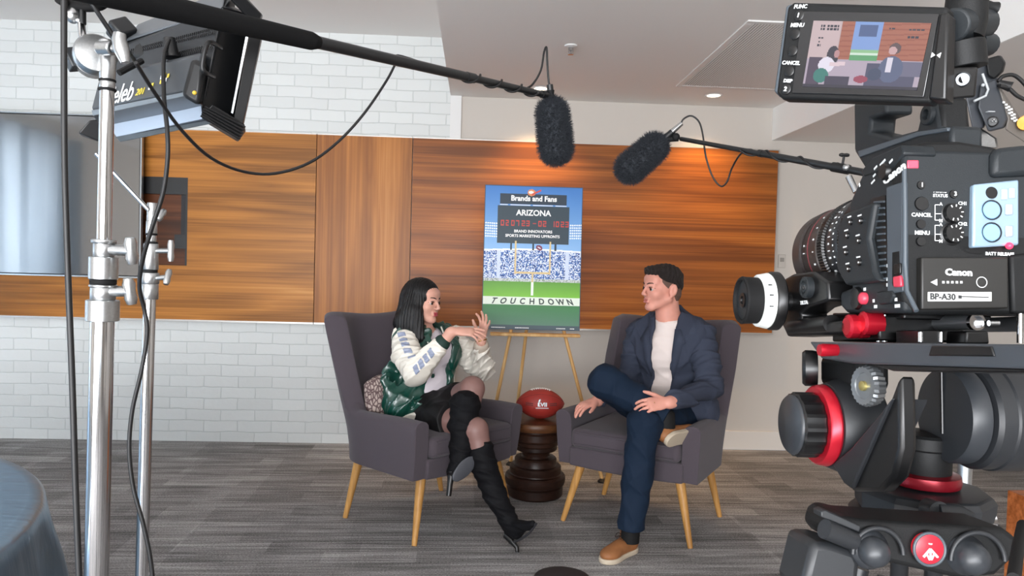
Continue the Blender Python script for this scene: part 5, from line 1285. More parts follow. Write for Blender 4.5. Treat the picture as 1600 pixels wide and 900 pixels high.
# centre column, red pan ring, base
ba = at(1443, 745, .78); BC = Vector((ba.x, ba.y, 0))
def zz_(py): return at(1443, py, .78).z
b = MB(); b.lathe([(.025, zz_(745)), (.027, zz_(735)), (.027, zz_(700)), (.0285, zz_(697)), (.0285, zz_(680)), (.026, zz_(676)), (0, zz_(674))], BC, (0, 0, 1), 40); b.build('centre_column', M_cb, tp, smooth=35)
b = MB(); b.lathe([(.025, zz_(756)), (.036, zz_(754)), (.037, zz_(748)), (.036, zz_(738)), (.026, zz_(735))], BC, (0, 0, 1), 48); b.build('pan_ring', mat('deep red ring', '7d0f1e', .3, metal=.5), tp, smooth=35)
b = MB(); b.lathe([(.03, zz_(812)), (.060, zz_(806)), (.068, zz_(796)), (.069, zz_(770)), (.064, zz_(760)), (.03, zz_(757))], BC, (0, 0, 1), 10); b.build('head_base', M_gre, tp, smooth=25, bevel=.002)
b = MB(); b.lathe([(.02, zz_(850)), (.045, zz_(838)), (.065, zz_(822)), (.074, zz_(806)), (.070, zz_(801))], BC, (0, 0, 1), 48); b.build('bowl', M_cg, tp, smooth=60)
lv = at(1464, 799, .70); b = MB(); b.tube([lv-RF*.004, lv+RF*.014], .0105, 20).tube([lv, lv-RL*.02, lv-RL*.036-RU*.003], [.009, .008, .003], 14); b.build('pan_lock_lever', M_gre, tp, smooth=60)
b = MB(); b.lathe([(.012, -.0035), (.0135, -.0033), (.0135, .0033), (.012, .0035)], at(1541, 812, .75), RL, 16); 
for k in range(0): b.lathe([(.0068, -.001), (.0068, .001)], rp(1534+4.5*k, 811, -.055), RF*-1, 14)
b.build('spring_rings', M_chr, tp)
# spider with leg joints
rslab([(1306, 814), (1320, 806), (1345, 812), (1500, 822), (1570, 826), (1592, 842), (1590, 868), (1556, 900), (1500, 905), (1345, 870), (1312, 852), (1300, 838)], .03, -.03).build('spider', M_cb, tp, bevel=.008, segs=3)
b = MB(); q0, q1 = rq(1288, 826, .036), rq(1334, 845, .030); b.tube([q0, q1], .0085, 18); b.build('leg_hinge', M_gre, tp, smooth=50)
rslab([(1283, 800), (1290, 797), (1345, 822), (1343, 832), (1283, 808)], .036, .02).build('hinge_cap', M_gre, tp, bevel=.001)
rslab([(1270, 848), (1300, 850), (1338, 862), (1346, 880), (1340, 930), (1250, 930)], .034, -.02).build('leg', M_gre, tp, bevel=.006)
for x, y, r in ((1372, 866, .0125), (1528, 876, .0135)):
    b = MB(); cq = rq(x, y, .046); b.lathe([(.017, -.022), (.017, -.014), (r, -.010), (r*1.02, -.004), (r*.8, .002), (r*.35, .005), (0, .0055)], cq, -RF, 28); b.build('leg_lock_knob', M_kf, tp, smooth=50)
    b = MB(); b.tube([rq(x, y, .034)+(RL*math.cos(a)+RU*math.sin(a))*r*1.75 for a in [PI*.0+PI*k/20 for k in range(21)]], .0022, 8); b.build('knob_arch', M_gre, tp, smooth=50)
b = MB(); cb_ = rq(1452, 858, .036); b.lathe([(.0125, -.006), (.0125, .0005), (.0110, .0012), (0, .0012)], cb_, -RF, 36); b.build('badge', mat('badge red', 'c9202f', .35), tp, smooth=35)
b = MB(); Mb = frame3(cb_-RF*.0016, -RL, RU)
for p, q, r in (((0, .0005), (-.0062, -.0062), .0011), ((0, .0005), (.0062, -.0062), .0011), ((0, .001), (0, -.0085), .0010), ((0, .0045), (0, .0055), .0016), ((-.0035, -.003), (-.0008, -.0085), .0008), ((.0035, -.003), (.0008, -.0085), .0008)):
    b.tube([Mb @ Vector((p[0], p[1], 0)), Mb @ Vector((q[0], q[1], 0))], r, 8)
b.build('badge_emblem', mat('badge white', 'e8d9d8', .5), tp)
b = MB(); b.tube([cb_-RF*.0005+(RL*math.cos(a)+RU*math.sin(a))*.0135 for a in [2*PI*k/30 for k in range(30)]], .0014, 8, closed=True); b.build('badge_rim', M_cg2, tp, smooth=50)
# three legs down to the floor
hub = Vector((BC.x, BC.y, at(1443, 870, .75).z))
for k, a in enumerate((R(200), R(-75), R(60))):
    d = Vector((math.cos(a), math.sin(a), 0)); s0 = hub+d*.07-Vector((0, 0, .02)); e = hub+d*.36; e.z = .03
    n_ = d.cross(RU)*.018
    MB().tube([s0+n_, s0+n_+(e-s0)*.62], .010, 14).tube([s0-n_, s0-n_+(e-s0)*.62], .010, 14).tube([s0+(e-s0)*.5, e], .0095, 14).tube([s0+n_*1.5+(e-s0)*.6, s0-n_*1.5+(e-s0)*.6], .014, 10).ball(e+Vector((0, 0, -.008)), .021).build('leg', M_gre, tp, smooth=50)
# pan handle leaving at the right
MB().tube([rp(1598, 820, .02), rp(1590, 860, .06), rp(1584, 905, .10)], .0035, 10).build('side_cord', M_rub, tp, smooth=50)

# second small light far right, behind the camera
sl = thing('studio_light', 'small dark LED light with yellow knob at the right edge behind the camera', 'studio light', at(1560, 160, 1.25))
YL = 1.25
def qd(name, px, Y0, Y1_, m, bv=.003):
    return MB().hull4([at(x, y, Y0) for x, y in px], [at(x+2, y, Y1_) for x, y in px]).build(name, m, sl, bevel=bv)
qd('end_plate', [(1532, 132), (1556, 124), (1574, 186), (1568, 200), (1544, 206), (1528, 168)], YL, YL+.05, mat('charcoal plastic', '33363b', .45))
qd('upper_body', [(1514, 110), (1540, 100), (1560, 124), (1536, 200), (1520, 205), (1508, 150)], YL+.01, YL+.08, mat('charcoal plastic', '33363b', .45))
qd('hood', [(1540, 92), (1562, 86), (1570, 98), (1566, 112), (1554, 124), (1544, 118)], YL, YL+.08, M_cb)
qd('printed_side', [(1557, 128), (1570, 150), (1606, 206), (1606, 226), (1570, 202), (1574, 186)], YL+.005, YL+.10, mat('grey brown side', '5e5852', .5))
for k in range(14):
    x = 1568+(k % 4)*4+(k//4)*4.5; y = 160+(k % 4)*3.5+(k//4)*8.5; MB().cbox(at(x, y, YL+.001), (.004, .002, .003)).build('print_mark', M_wl, sl)
c = at(1551, 190, YL-.004); MB().lathe([(.0095, -.004), (.0095, 0), (.0075, .001), (.007, -.001), (0, -.001)], c, (CAM-c).normalized(), 20).build('power_socket', M_key, sl, smooth=40)
b = MB()
for k in range(3): b.ball(c+Vector((.003*(k-1), -.003, .003*(k % 2))), .0014)
b.build('socket_pins', M_chr, sl)
MB().cbox(at(1547, 175, YL-.003), (.013, .010, .002)).build('logo_patch', mat('grey print', 'a9adb0', .5), sl, bevel=.003)
b = MB(); b.tube([at(1535, 115, YL-.006), at(1544, 140, YL-.006), at(1540, 150, YL-.006), at(1522, 158, YL-.006)], .0022, 8).ball(at(1536, 133, YL-.006), .003); b.build('wire_trim', mat('light grey wire', 'a2a6a8', .4), sl, smooth=50)
c = at(1602, 192, YL-.01); MB().lathe([(.012, -.02), (.0135, -.01), (.012, .0), (0, .001)], c, (CAM-c).normalized(), 16).build('yellow_knob', mat('amber knob', 'd99a2b', .35), sl, smooth=30)
qd('silver_clamp', [(1502, 212), (1532, 200), (1556, 216), (1558, 232), (1500, 228)], YL+.02, YL+.06, M_sat, .002)
ls3 = thing('light_stand', 'light stand behind the video camera carrying the small LED light', 'light stand', (at(1530, 240, YL+.04).x, YL+.04, 0))
q = at(1530, 236, YL+.04); MB().tube([(q.x, q.y, q.z), (q.x, q.y, .05)], .012, 14).build('riser', M_sat, ls3, smooth=60)
for k in range(3):
    a = R(40+120*k); MB().tube([(q.x, q.y, .12), (q.x+.25*math.cos(a), q.y+.25*math.sin(a), .012)], .009, 10).build('leg', M_sat, ls3, smooth=60)
kb = thing('light_cable', 'black cables arching out of the small LED light at the right edge', 'cable', at(1580, 120, YL))
MB().tube(spl([at(1560, 128, YL), at(1566, 120, YL), at(1582, 117, YL), at(1596, 126, YL), at(1612, 145, YL)], 6), .0035, 8).build('cord', M_cab, kb, smooth=60)
MB().tube(spl([at(1562, 134, YL-.01), at(1576, 138, YL-.01), at(1590, 150, YL-.01), at(1612, 160, YL-.01)], 6), .0035, 8).build('cord', M_cab, kb, smooth=60)
MB().tube([at(1560, 130, YL), at(1580, 136, YL-.01)], [.006, .009], 8).build('plug', M_blk, kb, smooth=60)

# wooden console on the floor far right
q0 = at(1574, 765, 2.85)
cw = thing('wooden_console', 'low orange-brown wooden cabinet at the right edge near the tripod', 'cabinet', (q0.x+.3, 2.6, 0))
MB().box((q0.x, 2.35, .04), (q0.x+.6, 2.85, q0.z)).build('carcass', wood_mat('orange veneer', 'X', ('8a4a20', 'b5683a', 'd08a55'), seed=11, fine=2), cw, bevel=.004)
MB().box((q0.x+.02, 2.37, 0), (q0.x+.58, 2.83, .04)).build('plinth', M_key, cw)
# ================================================================ PEOPLE
def inflate(pr, e): return [((lambda P, f=f: f(P)-e), k, s) for f, k, s in pr]
def wrinkles(amp, freq, seed, axis=None, squash=.35):
    rg = np.random.default_rng(seed); D = rg.normal(size=(9, 3)); D /= np.linalg.norm(D, axis=1)[:, None]; ph = rg.random(9)*6.28
    if axis is not None:
        ax = V3(Vector(axis).normalized()); D = D*squash+np.outer(np.sign(D@ax)+.3, ax)*(1-squash); D /= np.linalg.norm(D, axis=1)[:, None]
    fr = freq*(.6+rg.random(9)*.9)
    def disp(P, d):
        w_ = P+.010*np.sin(P[:, [1, 2, 0]]*freq*.45+ph[:3]); s = 0; q = 0
        for k in range(4): s = s+np.sin(w_@D[k]*fr[k]+ph[k])
        for k in range(4, 9): q = q+(1-np.abs(np.sin(w_@D[k]*fr[k]*.6+ph[k])))**2.2
        return d-amp*(.35*s/2+1.0*(q-1.2))
    return disp

def J(px, py, Y): return at(px, py, Y)

def head_prims(c, face, up=(0, 0, 1), S=1.0, male=False):
    y = Vector(face).normalized(); z = Vector(up); z = (z-y*z.dot(y)).normalized(); x = y.cross(z)
    A = Matrix((x, y, z)).transposed(); c = Vector(c)
    L = lambda a, b, d: c+(x*a+y*b+z*d)*S
    def E(p, r, k=.015, sub=False, rot=None):
        M_ = A @ rot if rot is not None else A
        return ell(L(*p), [v*S for v in r], k, M_, sub)
    def K(p, q, r0, r1, k=.012, sub=False): return cap(L(*p), L(*q), r0*S, r1*S, k, sub=sub)
    jw = 1.12 if male else 1.0
    P = [E((0, -.014, .036), (.073, .090, .080), .02), E((0, .030, -.020), (.058, .055, .078), .02),
         K((-.050*jw, -.005, -.045), (-.018, .058, -.088), .017, .014, .02), K((.050*jw, -.005, -.045), (.018, .058, -.088), .017, .014, .02),
         E((0, .066, -.090), (.021*jw, .018, .017), .016),
         E((0, .060, .045), (.056, .028, .035), .02)]
    for sx in (-1, 1):
        P += [E((.036*sx, .052, -.022), (.024, .028, .024), .016), K((.040*sx, .068, .020), (.010*sx, .086, .016), .0075, .007, .010),
              E((.031*sx, .094, .0), (.0140, .0125, .0065), .007, True), E((.031*sx, .0725, .0055), (.0145, .0135, .0095), .003),
              E((.0105*sx, .0955, -.030), (.0072, .009, .0062), .006), E((.0105*sx, .102, -.036), (.0035, .006, .0030), .002, True)]
    P += [K((0, .086, .012), (0, .103, -.022), .0065, .0085, .008), E((0, .1035, -.026), (.0095, .0080, .0080), .006),
          K((-.016, .083, -.051), (.016, .083, -.051), .0062, .0062, .008), E((0, .088, -.050), (.012, .007, .0055), .004),
          K((-.013, .083, -.0635), (.013, .083, -.0635), .0070, .0070, .007),
          K((-.022, .088, -.0575), (.022, .088, -.0575), .0022, .0022, .003, True), E((0, .090, -.074), (.018, .008, .005), .008, True)]
    for sx in (-1, 1):
        P += [E((.079*sx, -.014, -.002), (.0075, .0195, .032), .004, rot=Matrix.Rotation(.35*sx, 3, 'Z') @ Matrix.Rotation(.18, 3, 'X')),
              E((.0875*sx, -.010, .001), (.0050, .0095, .018), .003, True), E((.075*sx, -.006, -.031), (.007, .008, .010), .004)]
    return P, L, A, S, (x, y, z)

def face_parts(root, H, skin, eye, brow, lip, male=False):
    P, L, A, S, ax = H
    for sx in (-1, 1):
        MB().ball(L(.031*sx, .0735, .0), .0122*S, None, 18).build('eye', mat('eye white', 'a89a94', .4), root, smooth=180)
        c = L(.031*sx, .0738, .0); g = (ax[1]+ax[0]*0).normalized()
        MB().lathe([(.0088*S, .0088*S), (.0065*S, .0114*S), (.0, .0126*S)], c, g, 16).build('iris', eye, root, smooth=180)
        MB().tube([L(.046*sx, .066, .0035), L(.038*sx, .0830, .0085), L(.028*sx, .0880, .0090), L(.018*sx, .0850, .0035)], [.0012, .002, .002, .0012], 8).build('eyelashes', brow, root, smooth=180)
        MB().tube([L(.050*sx, .066, .022), L(.038*sx, .080, .0285), L(.024*sx, .0905, .0275), L(.012*sx, .0925, .022)], [.0010, .0022, .0027, .0020], 8).build('eyebrow', brow, root, smooth=180)
    organic('lips', [cap(L(-.014, .0855, -.0515), L(.014, .0855, -.0515), .0050*S, .0050*S, .002), ell(L(0, .0895, -.0508), [.0105*S, .0062*S, .0046*S], .003, A),
                     cap(L(-.011, .0865, -.0632), L(.011, .0865, -.0632), .0060*S, .0060*S, .002), cap(L(-.022, .0905, -.0575), L(.022, .0905, -.0575), .0016, .0016, .002, sub=True)],
            *bb([L(0, .088, -.057)], .03), .0014, lip, root)

def hand(Wp, d, n, right, curl=(15, 20, 15), spread=1.0, S=1.0, thumb=(.75, .55, -.25), curls=None):
    d = Vector(d).normalized(); n = Vector(n); n = (n-d*n.dot(d)).normalized(); s = d.cross(n)*(-1 if right else 1)
    if right: s = n.cross(d)
    else: s = d.cross(n)
    Wp = Vector(Wp); A = Matrix((s, d, n)).transposed(); P = []
    P.append(ell(Wp+d*.045*S, [.037*S, .050*S, .0145*S], .008, A))
    P.append(ell(Wp+d*.075*S, [.038*S, .020*S, .0125*S], .008, A)); P.append(cap(Wp-d*.03*S, Wp+d*.02*S, .024*S, .024*S, .012, n, .75))
    for i, (o, l, a, r) in enumerate(((.028, .070, 7, .0086), (.0095, .079, 2, .0090), (-.0095, .073, -4, .0086), (-.0275, .058, -11, .0076))):
        b = Wp+d*(.082-(.006 if i in (0, 3) else 0))*S+s*o*S; fd = Matrix.Rotation(R(a*spread)*(-1 if right else 1)*-1, 3, n) @ d
        if (fd.dot(s) > 0) != (o*spread > 0) and abs(a) > 3: fd = Matrix.Rotation(R(a*spread)*(-1 if right else 1), 3, n) @ d
        cu = curls[i] if curls else curl; p = b-d*.012*S; q = b; P.append(cap(p, q, .0085*S, r*S, .005)); ang = 0
        lat = fd.cross(n)
        for k, (fr, c_) in enumerate(zip((.45, .30, .25), cu)):
            ang += c_; v = (Matrix.Rotation(R(-ang), 3, lat) @ fd)
            if v.dot(n) > fd.dot(n)+1e-6 and ang > 0: v = (Matrix.Rotation(R(ang), 3, lat) @ fd)
            e = q+v*l*fr*S; P.append(cap(q, e, (r-.0006*k)*S, (r-.0006*(k+1))*S, .0022)); q = e
    t = (s*thumb[0]+d*thumb[1]+n*thumb[2]).normalized(); b = Wp+d*.018*S+s*.020*S
    m1_ = b+t*.040*S; t2 = (t+d*.35-n*.1).normalized(); m2_ = m1_+t2*.030*S; m3_ = m2_+(t2+d*.25).normalized()*.022*S
    P += [cap(b, m1_, .0150*S, .0112*S, .008), cap(m1_, m2_, .0105*S, .0095*S, .003), cap(m2_, m3_, .0095*S, .0075*S, .003)]
    return P

# ---------------------------------------------------------------- woman
M_skw = mat('fair skin', 'cf9c8a', .5, spec=.35, sss=.12, cvar=.04, cscale=25)
M_hairw = mat('black hair', '070506', .42, spec=.35, stretch=(1, 1, .02), bump=.3, bscale=700)
M_satin = mat('green satin', '0a3f34', .30, spec=.7, coat=.3, cvar=.1, cscale=14)
M_cream = mat('cream satin', 'd9d3c8', .42, spec=.5, cvar=.03)
M_top = mat('white knit top', 'd6cdd3', .8, bump=.1, bscale=400)
M_skirt = mat('black skirt cloth', '0c0a0c', .6, spec=.3)
M_tights = mat('sheer dark tights', '80605a', .45, spec=.4)
M_boot = mat('black suede', '08080c', .75, spec=.2, sheen=.0)
wm = thing('person', 'woman with long straight black hair in a green and cream satin jacket, gesturing', 'person', (-.25, 3.9, 0))
face_w = Vector((.84, -.54, -.03)); Hw = head_prims(J(661, 472, 3.83), face_w, (.05, 0, 1), .98)
hipC, waist, chest, neckb = J(664, 640, 3.90), J(668, 598, 3.91), J(668, 548, 3.90), J(664, 512, 3.88)
tf = Vector((.60, -.80, 0)); ts = Vector((.80, .60, 0))       # torso facing and its left side direction
shR, elR, wrR = J(630, 528, 3.78), J(650, 580, 3.62), J(706, 519, 3.58)
shL, elL, wrL = J(704, 527, 4.00), J(752, 575, 3.96), J(752, 534, 3.79)
hpR, knR, anR = J(676, 648, 3.80), J(743, 672, 3.50), J(793, 808, 3.44)
shinR = J(758, 733, 3.475)
hpL, knL, anL = J(700, 640, 3.96), J(738, 607, 3.62), J(716, 716, 3.46)
TA = Matrix((ts, tf, Vector((0, 0, 1)))).transposed()
def torso_w(e=0.0):
    return [ell(hipC, [.165+e, .125+e, .12+e], .05, TA), ell(waist, [.125+e, .095+e, .11+e], .05, TA), ell(chest+Vector((0, 0, -.01)), [.145+e, .105+e, .12+e], .05, TA),
            ell(chest-ts*.06+tf*.07-Vector((0, 0, .0)), [.058+e, .055+e, .058+e], .03, TA), ell(chest+ts*.06+tf*.07-Vector((0, 0, .0)), [.058+e, .055+e, .058+e], .03, TA),
            cap(shR+Vector((.02, 0, -.01)), shL+Vector((-.02, 0, -.01)), .048+e, .048+e, .05)]
hR = hand(wrR+Vector((.02, 0, .004)), (1, -.06, .0), (-.05, -.45, .88), True, spread=1.1, S=.94, thumb=(.3, .8, -.55), curls=((4, 10, 8), (14, 16, 12), (22, 20, 14), (28, 22, 16)))
hL = hand(wrL+Vector((.0, 0, .02)), (.16, -.25, .95), (.75, .55, .1), False, spread=2.2, S=.90, thumb=(.85, .45, -.1), curls=((18, 18, 14), (8, 14, 12), (4, 14, 12), (-6, 20, 14)))
body = torso_w() + Hw[0] + [cap(neckb-Vector((0, 0, .03)), Hw[1](0, -.025, -.05), .052, .047, .025)] + \
    chain([shR, elR, wrR], [.047, .037, .0255], .02) + chain([shL, elL, wrL], [.047, .037, .0255], .02) + \
    chain([hpR, knR, shinR, anR], [.082, .055, .048, .033], .02) + chain([hpL, knL, anL], [.082, .055, .030], .02) + hR + hL
lo, hi = bb([hipC, Hw[1](0, 0, .12), wrR+Vector((.19, 0, 0)), wrL+Vector((.08, 0, .2)), anR, anL, shR, hpL, shL], .13)
organic('body', body, lo, hi, .0042, M_skw, wm)
face_parts(wm, Hw, M_skw, mat('brown iris', '2a1a12', .2), M_hairw, mat('rose lips', 'a5444c', .4))
# ring and bracelet
MB().tube([wrL+Vector((.0, -.004, .008))+Vector((math.cos(a), math.sin(a)*.9, .25*math.cos(a)))*.028 for a in [2*PI*k/20 for k in range(20)]], .0028, 6, closed=True).build('bracelet', mat('gold', 'c9a25e', .25, metal=1), wm, smooth=60)
# white top, skirt, tights
zmin = waist.z-.02
organic('knit_top', inflate(torso_w(), .006)+[cap(shR, shR, .02, .02, .05)], *bb([hipC, neckb, shR, shL], .19), .005, M_top, wm, wrinkles(.0022, 55, 4),
        clip=lambda P: np.maximum(zmin-.03-P[:, 2], P[:, 2]-(neckb.z+.0)-.25*((P-V3(neckb))@V3(-tf))))
sk = [ell(hipC, [.180, .150, .135], .05, TA), cap(hpR, hpR+(knR-hpR)*.52, .105, .095, .05), cap(hpL, hpL+(knL-hpL)*.50, .105, .092, .05), cap(hpR+(knR-hpR)*.4, hpL+(knL-hpL)*.4, .085, .085, .05)]
kdir = ((knR+knL)/2-(hpR+hpL)/2).normalized(); kend = (hpR+hpL)/2+kdir*.25
organic('skirt', sk, *bb([hipC, knR, knL], .16), .005, M_skirt, wm, wrinkles(.003, 45, 8), clip=lambda P: np.maximum(P[:, 2]-(waist.z+.015), (P-V3(kend))@V3(kdir)))
for nm, a_, b_, c_ in (('r', hpR, knR, shinR), ('l', hpL, knL, anL)):
    organic('tights', chain([a_+(b_-a_)*.3, b_, b_+(c_-b_)*.75], [.084, .058, .052], .02), *bb([a_, b_, c_], .11), .005, M_tights, wm)
# jacket: green body, open at the front
jk = inflate(torso_w(), .028)+[ell(hipC-tf*.06-ts*.05+Vector((0, 0, .03)), [.165, .14, .13], .06, TA), ell(J(622, 632, 3.80), [.065, .075, .085], .05), ell(J(606, 604, 3.84), [.045, .06, .09], .05)]
fr0 = chest+tf*.20+ts*.0
jk += [rbox(chest+tf*.19-Vector((0, 0, .10))+ts*.005, [.062, .16, .30], .02, .02, TA, sub=True), cap(neckb+Vector((0, 0, .0)), neckb+Vector((0, 0, .14)), .055, .07, .01, sub=True)]
hem_n = Vector((-.35, .1, 1)).normalized(); hem_p = J(630, 650, 3.8)
jclip = lambda P: -((P-V3(hem_p))@V3(hem_n))
fl_ = wrinkles(.011, 62, 21)
organic('jacket', jk, *bb([hipC, neckb, shR, shL, J(600, 640, 3.8)], .24), .0045, M_satin, wm, fl_, clip=jclip)
hem_c = lambda P: np.maximum(-((P-V3(hem_p))@V3(hem_n))-.035, ((P-V3(hem_p))@V3(hem_n))-.006)
organic('jacket_hem', inflate(jk[:-2], .003)+jk[-2:], *bb([hipC, J(600, 650, 3.8)], .25), .0045, M_cream, wm, wrinkles(.003, 60, 3), clip=hem_c)
# jacket front edge facing the camera and collar
b = MB()
organic('jacket_collar', [cap(neckb-ts*.075+tf*.045+Vector((0, 0, .012)), neckb-ts*.05-tf*.045+Vector((0, 0, .03)), .013, .013, .02), cap(neckb-ts*.05-tf*.045+Vector((0, 0, .03)), neckb+ts*.05-tf*.045+Vector((0, 0, .03)), .013, .013, .02),
        cap(neckb+ts*.05-tf*.045+Vector((0, 0, .03)), neckb+ts*.07+tf*.05+Vector((0, 0, .005)), .013, .013, .02), cap(neckb+ts*.07+tf*.05+Vector((0, 0, .005)), neckb+ts*.068+tf*.115-Vector((0, 0, .07)), .012, .010, .02), cap(neckb-ts*.075+tf*.045+Vector((0, 0, .012)), neckb-ts*.068+tf*.115-Vector((0, 0, .07)), .012, .010, .02)],
        *bb([neckb], .2), .0035, mat('dark green knit', '0a2c24', .7), wm)
cr_ = MB(); 
for sg in (-1, 1): cr_.tube([neckb+ts*.06*sg+tf*.062+Vector((0, 0, .008)), neckb+ts*.058*sg+tf*.122-Vector((0, 0, .068))], .004, 8)
cr_.build('collar_stripe', M_cream, wm, smooth=60)
# sleeves
slR = chain([shR+Vector((.012, 0, -.002)), (shR+elR)/2+Vector((-.012, -.01, 0)), elR, elR+(wrR-elR)*.62], [.070, .070, .066, .047], .03)
slL = chain([shL, elL, elL+(wrL-elL)*.75], [.066, .070, .046], .03)
organic('sleeve', slR, *bb([shR, elR, wrR], .11), .004, M_cream, wm, wrinkles(.0062, 80, 5, axis=(elR-shR)))
organic('sleeve', slL, *bb([shL, elL, wrL], .11), .004, M_cream, wm, wrinkles(.0075, 80, 6, axis=(elL-shL)))
cuffR0 = elR+(wrR-elR)*.60
organic('cuff', [cap(cuffR0, elR+(wrR-elR)*.70, .044, .041, .01)], *bb([cuffR0], .07), .003, M_cream, wm)
organic('cuff_stripe', [cap(elR+(wrR-elR)*.715, elR+(wrR-elR)*.73, .041, .0405, .01)], *bb([elR+(wrR-elR)*.72], .06), .003, mat('dark green knit', '0a2c24', .7), wm)
organic('cuff', [cap(elL+(wrL-elL)*.72, elL+(wrL-elL)*.86, .044, .040, .01)], *bb([elL+(wrL-elL)*.8], .07), .003, mat('beige knit cuff', 'b3a596', .7), wm)
# blue-grey blocks printed along the near sleeve
M_blk_ = mat('silver blue print', '8890a6', .35, spec=.6)
axU = (elR-shR).normalized(); axF = (wrR-elR).normalized()
pts_ = [(shR+(elR-shR)*t, axU, .075) for t in (.16, .33, .50, .67, .84)]+[(elR+(wrR-elR)*t, axF, .072) for t in (.10, .23, .36, .49)]
for i, (c_, a_, r_) in enumerate(pts_):
    cam_d = (CAM-c_).normalized(); side = a_.cross(cam_d).normalized(); fr_ = a_.cross(side).normalized()
    if fr_.dot(cam_d) < 0: fr_ = -fr_
    off = .002 if i < 4 else -.006
    def cl(P, c_=c_, a_=a_, side=side, fr_=fr_, off=off):
        q = P-V3(c_); return np.maximum(np.maximum(np.abs(q@V3(a_)+.25*(q@V3(side)))-.0145, np.abs(q@V3(side)-off)-.021), -(q@V3(fr_)))
    organic('sleeve_print', inflate(slR, .0016), *bb([c_], .10), .004, M_blk_, wm, wrinkles(.0062, 80, 5, axis=(elR-shR)), clip=cl)
# hair
hx_, hy_, hz_ = Hw[4]; LW = Hw[1]
hair = [ell(LW(0, -.020, .040), [.087, .102, .088], .02, Hw[2]),
        cap(LW(-.052, -.020, .0), J(638, 508, 3.775), .050, .062, .03, Vector((-.1, -1, 0)), .6), cap(J(645, 490, 3.76), J(654, 527, 3.735), .056, .030, .03, Vector((-.1, -1, 0)), .55),
        cap(LW(0, -.065, -.01), J(632, 505, 3.88), .070, .060, .04), cap(LW(.05, -.02, .0), LW(.06, -.03, -.13), .045, .03, .03), cap(J(628, 500, 3.80), J(640, 524, 3.78), .036, .026, .03)]
hair += [ell(LW(0, .090, -.030), [.057, .062, .100], .015, Hw[2], sub=True), ell(LW(0, .105, .015), [.057, .057, .066], .015, Hw[2], sub=True)]
def strands(P, d):
    q = (P-V3(LW(0, -.02, .04))); a = np.arctan2(q@V3(hx_), q@V3(hy_)); rr_ = np.sqrt((q@V3(hx_))**2+(q@V3(hy_))**2)
    return d-.0012*np.sin(a*46)-.0010*np.sin(a*83+1)-.001*np.sin(q@V3(hy_)*420)
organic('hair', hair, *bb([LW(0, 0, 0), J(632, 528, 3.8), LW(0, 0, .12)], .13), .0032, M_hairw, wm, strands, relax=1)
# boots
bR = chain([J(752, 706, 3.485), J(759, 736, 3.475), J(771, 766, 3.46), J(784, 792, 3.44), J(795, 816, 3.43)], [.063, .061, .055, .048, .043], .015)
toeR, heelR = J(832, 819, 3.30), J(795, 832, 3.44)
ftR = [cap(J(797, 818, 3.42), J(806, 826, 3.40), .040, .034, .02), cap(J(804, 826, 3.40), toeR, .034, .019, .02), cap(heelR, J(808, 834, 3.40), .027, .025, .02)]
organic('boot', bR+ftR, *bb([J(751, 700, 3.5), toeR, heelR], .09), .004, M_boot, wm, wrinkles(.0045, 60, 13, axis=(.2, 0, 1)))
hb = fl(808, 862); MB().tube([J(791, 836, 3.44), hb+Vector((0, 0, .018)), hb], [.018, .0105, .010], 12).build('heel', M_key, wm, smooth=60)
MB().tube(spl([J(838, 818, 3.28), J(826, 834, 3.32), J(808, 845, 3.38), J(796, 848, 3.42)], 4), [.006]*13, 8).build('sole', mat('boot sole edge', '2b2b2e', .4), wm, smooth=60)
bL = chain([J(727, 634, 3.56), J(724, 660, 3.53), J(722, 690, 3.50), J(719, 716, 3.47)], [.078, .070, .060, .050], .015)
toeL, heelL = J(739, 720, 3.58), J(709, 740, 3.43)
organic('boot', bL+[cap(J(718, 722, 3.46), heelL, .044, .034, .02), cap(J(714, 730, 3.45), toeL, .038, .022, .02)], *bb([J(727, 630, 3.56), toeL, heelL], .11), .004, M_boot, wm, wrinkles(.0045, 60, 17, axis=(0, 0, 1)))
so = [J(706, 745, 3.38), J(741, 711, 3.46)]; sd = (so[1]-so[0]).normalized(); sn = Vector((.30, -.88, -.25)); sn = (sn-sd*sn.dot(sd)).normalized(); sx_ = sd.cross(sn)
Ms = Matrix((sx_, sd, sn)).transposed(); mid = J(724, 734, 3.405)
organic('sole', [ell(mid+sd*.01, [.043, .072, .007], .01, Ms), ell(mid-sd*.035, [.027, .035, .007], .01, Ms)], *bb([mid], .10), .003, mat('grey sole', '4a4c52', .5), wm)
MB().tube([J(706, 738, 3.42), J(703, 756, 3.40), J(701, 775, 3.385)], [.020, .0135, .0125], 12).build('heel', M_key, wm, smooth=60)

# ---------------------------------------------------------------- man
M_skm = mat('light tanned skin', 'cc8f7e', .5, spec=.35, sss=.12, cvar=.05, cscale=25)
M_hairm = mat('dark brown hair', '1c1310', .5, spec=.4, bump=.6, bscale=500, cvar=.3, cscale=60)
M_blz = mat('slate navy blazer cloth', '343947', .85, spec=.2, noise=.08, nscale=700, bump=.1, bscale=900)
M_shirt = mat('cream tee shirt', 'd6c8c2', .8, bump=.08, bscale=500)
M_jean = mat('dark indigo denim', '101f31', .8, spec=.2, noise=.15, nscale=600, bump=.15, bscale=700, cvar=0)
M_shoe = mat('tan brown leather', '8a5a36', .55, spec=.35, cvar=.15, cscale=12, bump=.1, bscale=300)
M_solem = mat('off white rubber sole', 'b9ab97', .6)
mn = thing('person', 'short-haired man in a navy blazer and jeans sitting with one ankle on his knee', 'person', (.95, 3.9, 0))
face_m = Vector((-.945, -.33, .02)); Hm = head_prims(J(1034, 452, 3.77), face_m, (.03, 0, 1), 1.06, male=True); LM = Hm[1]
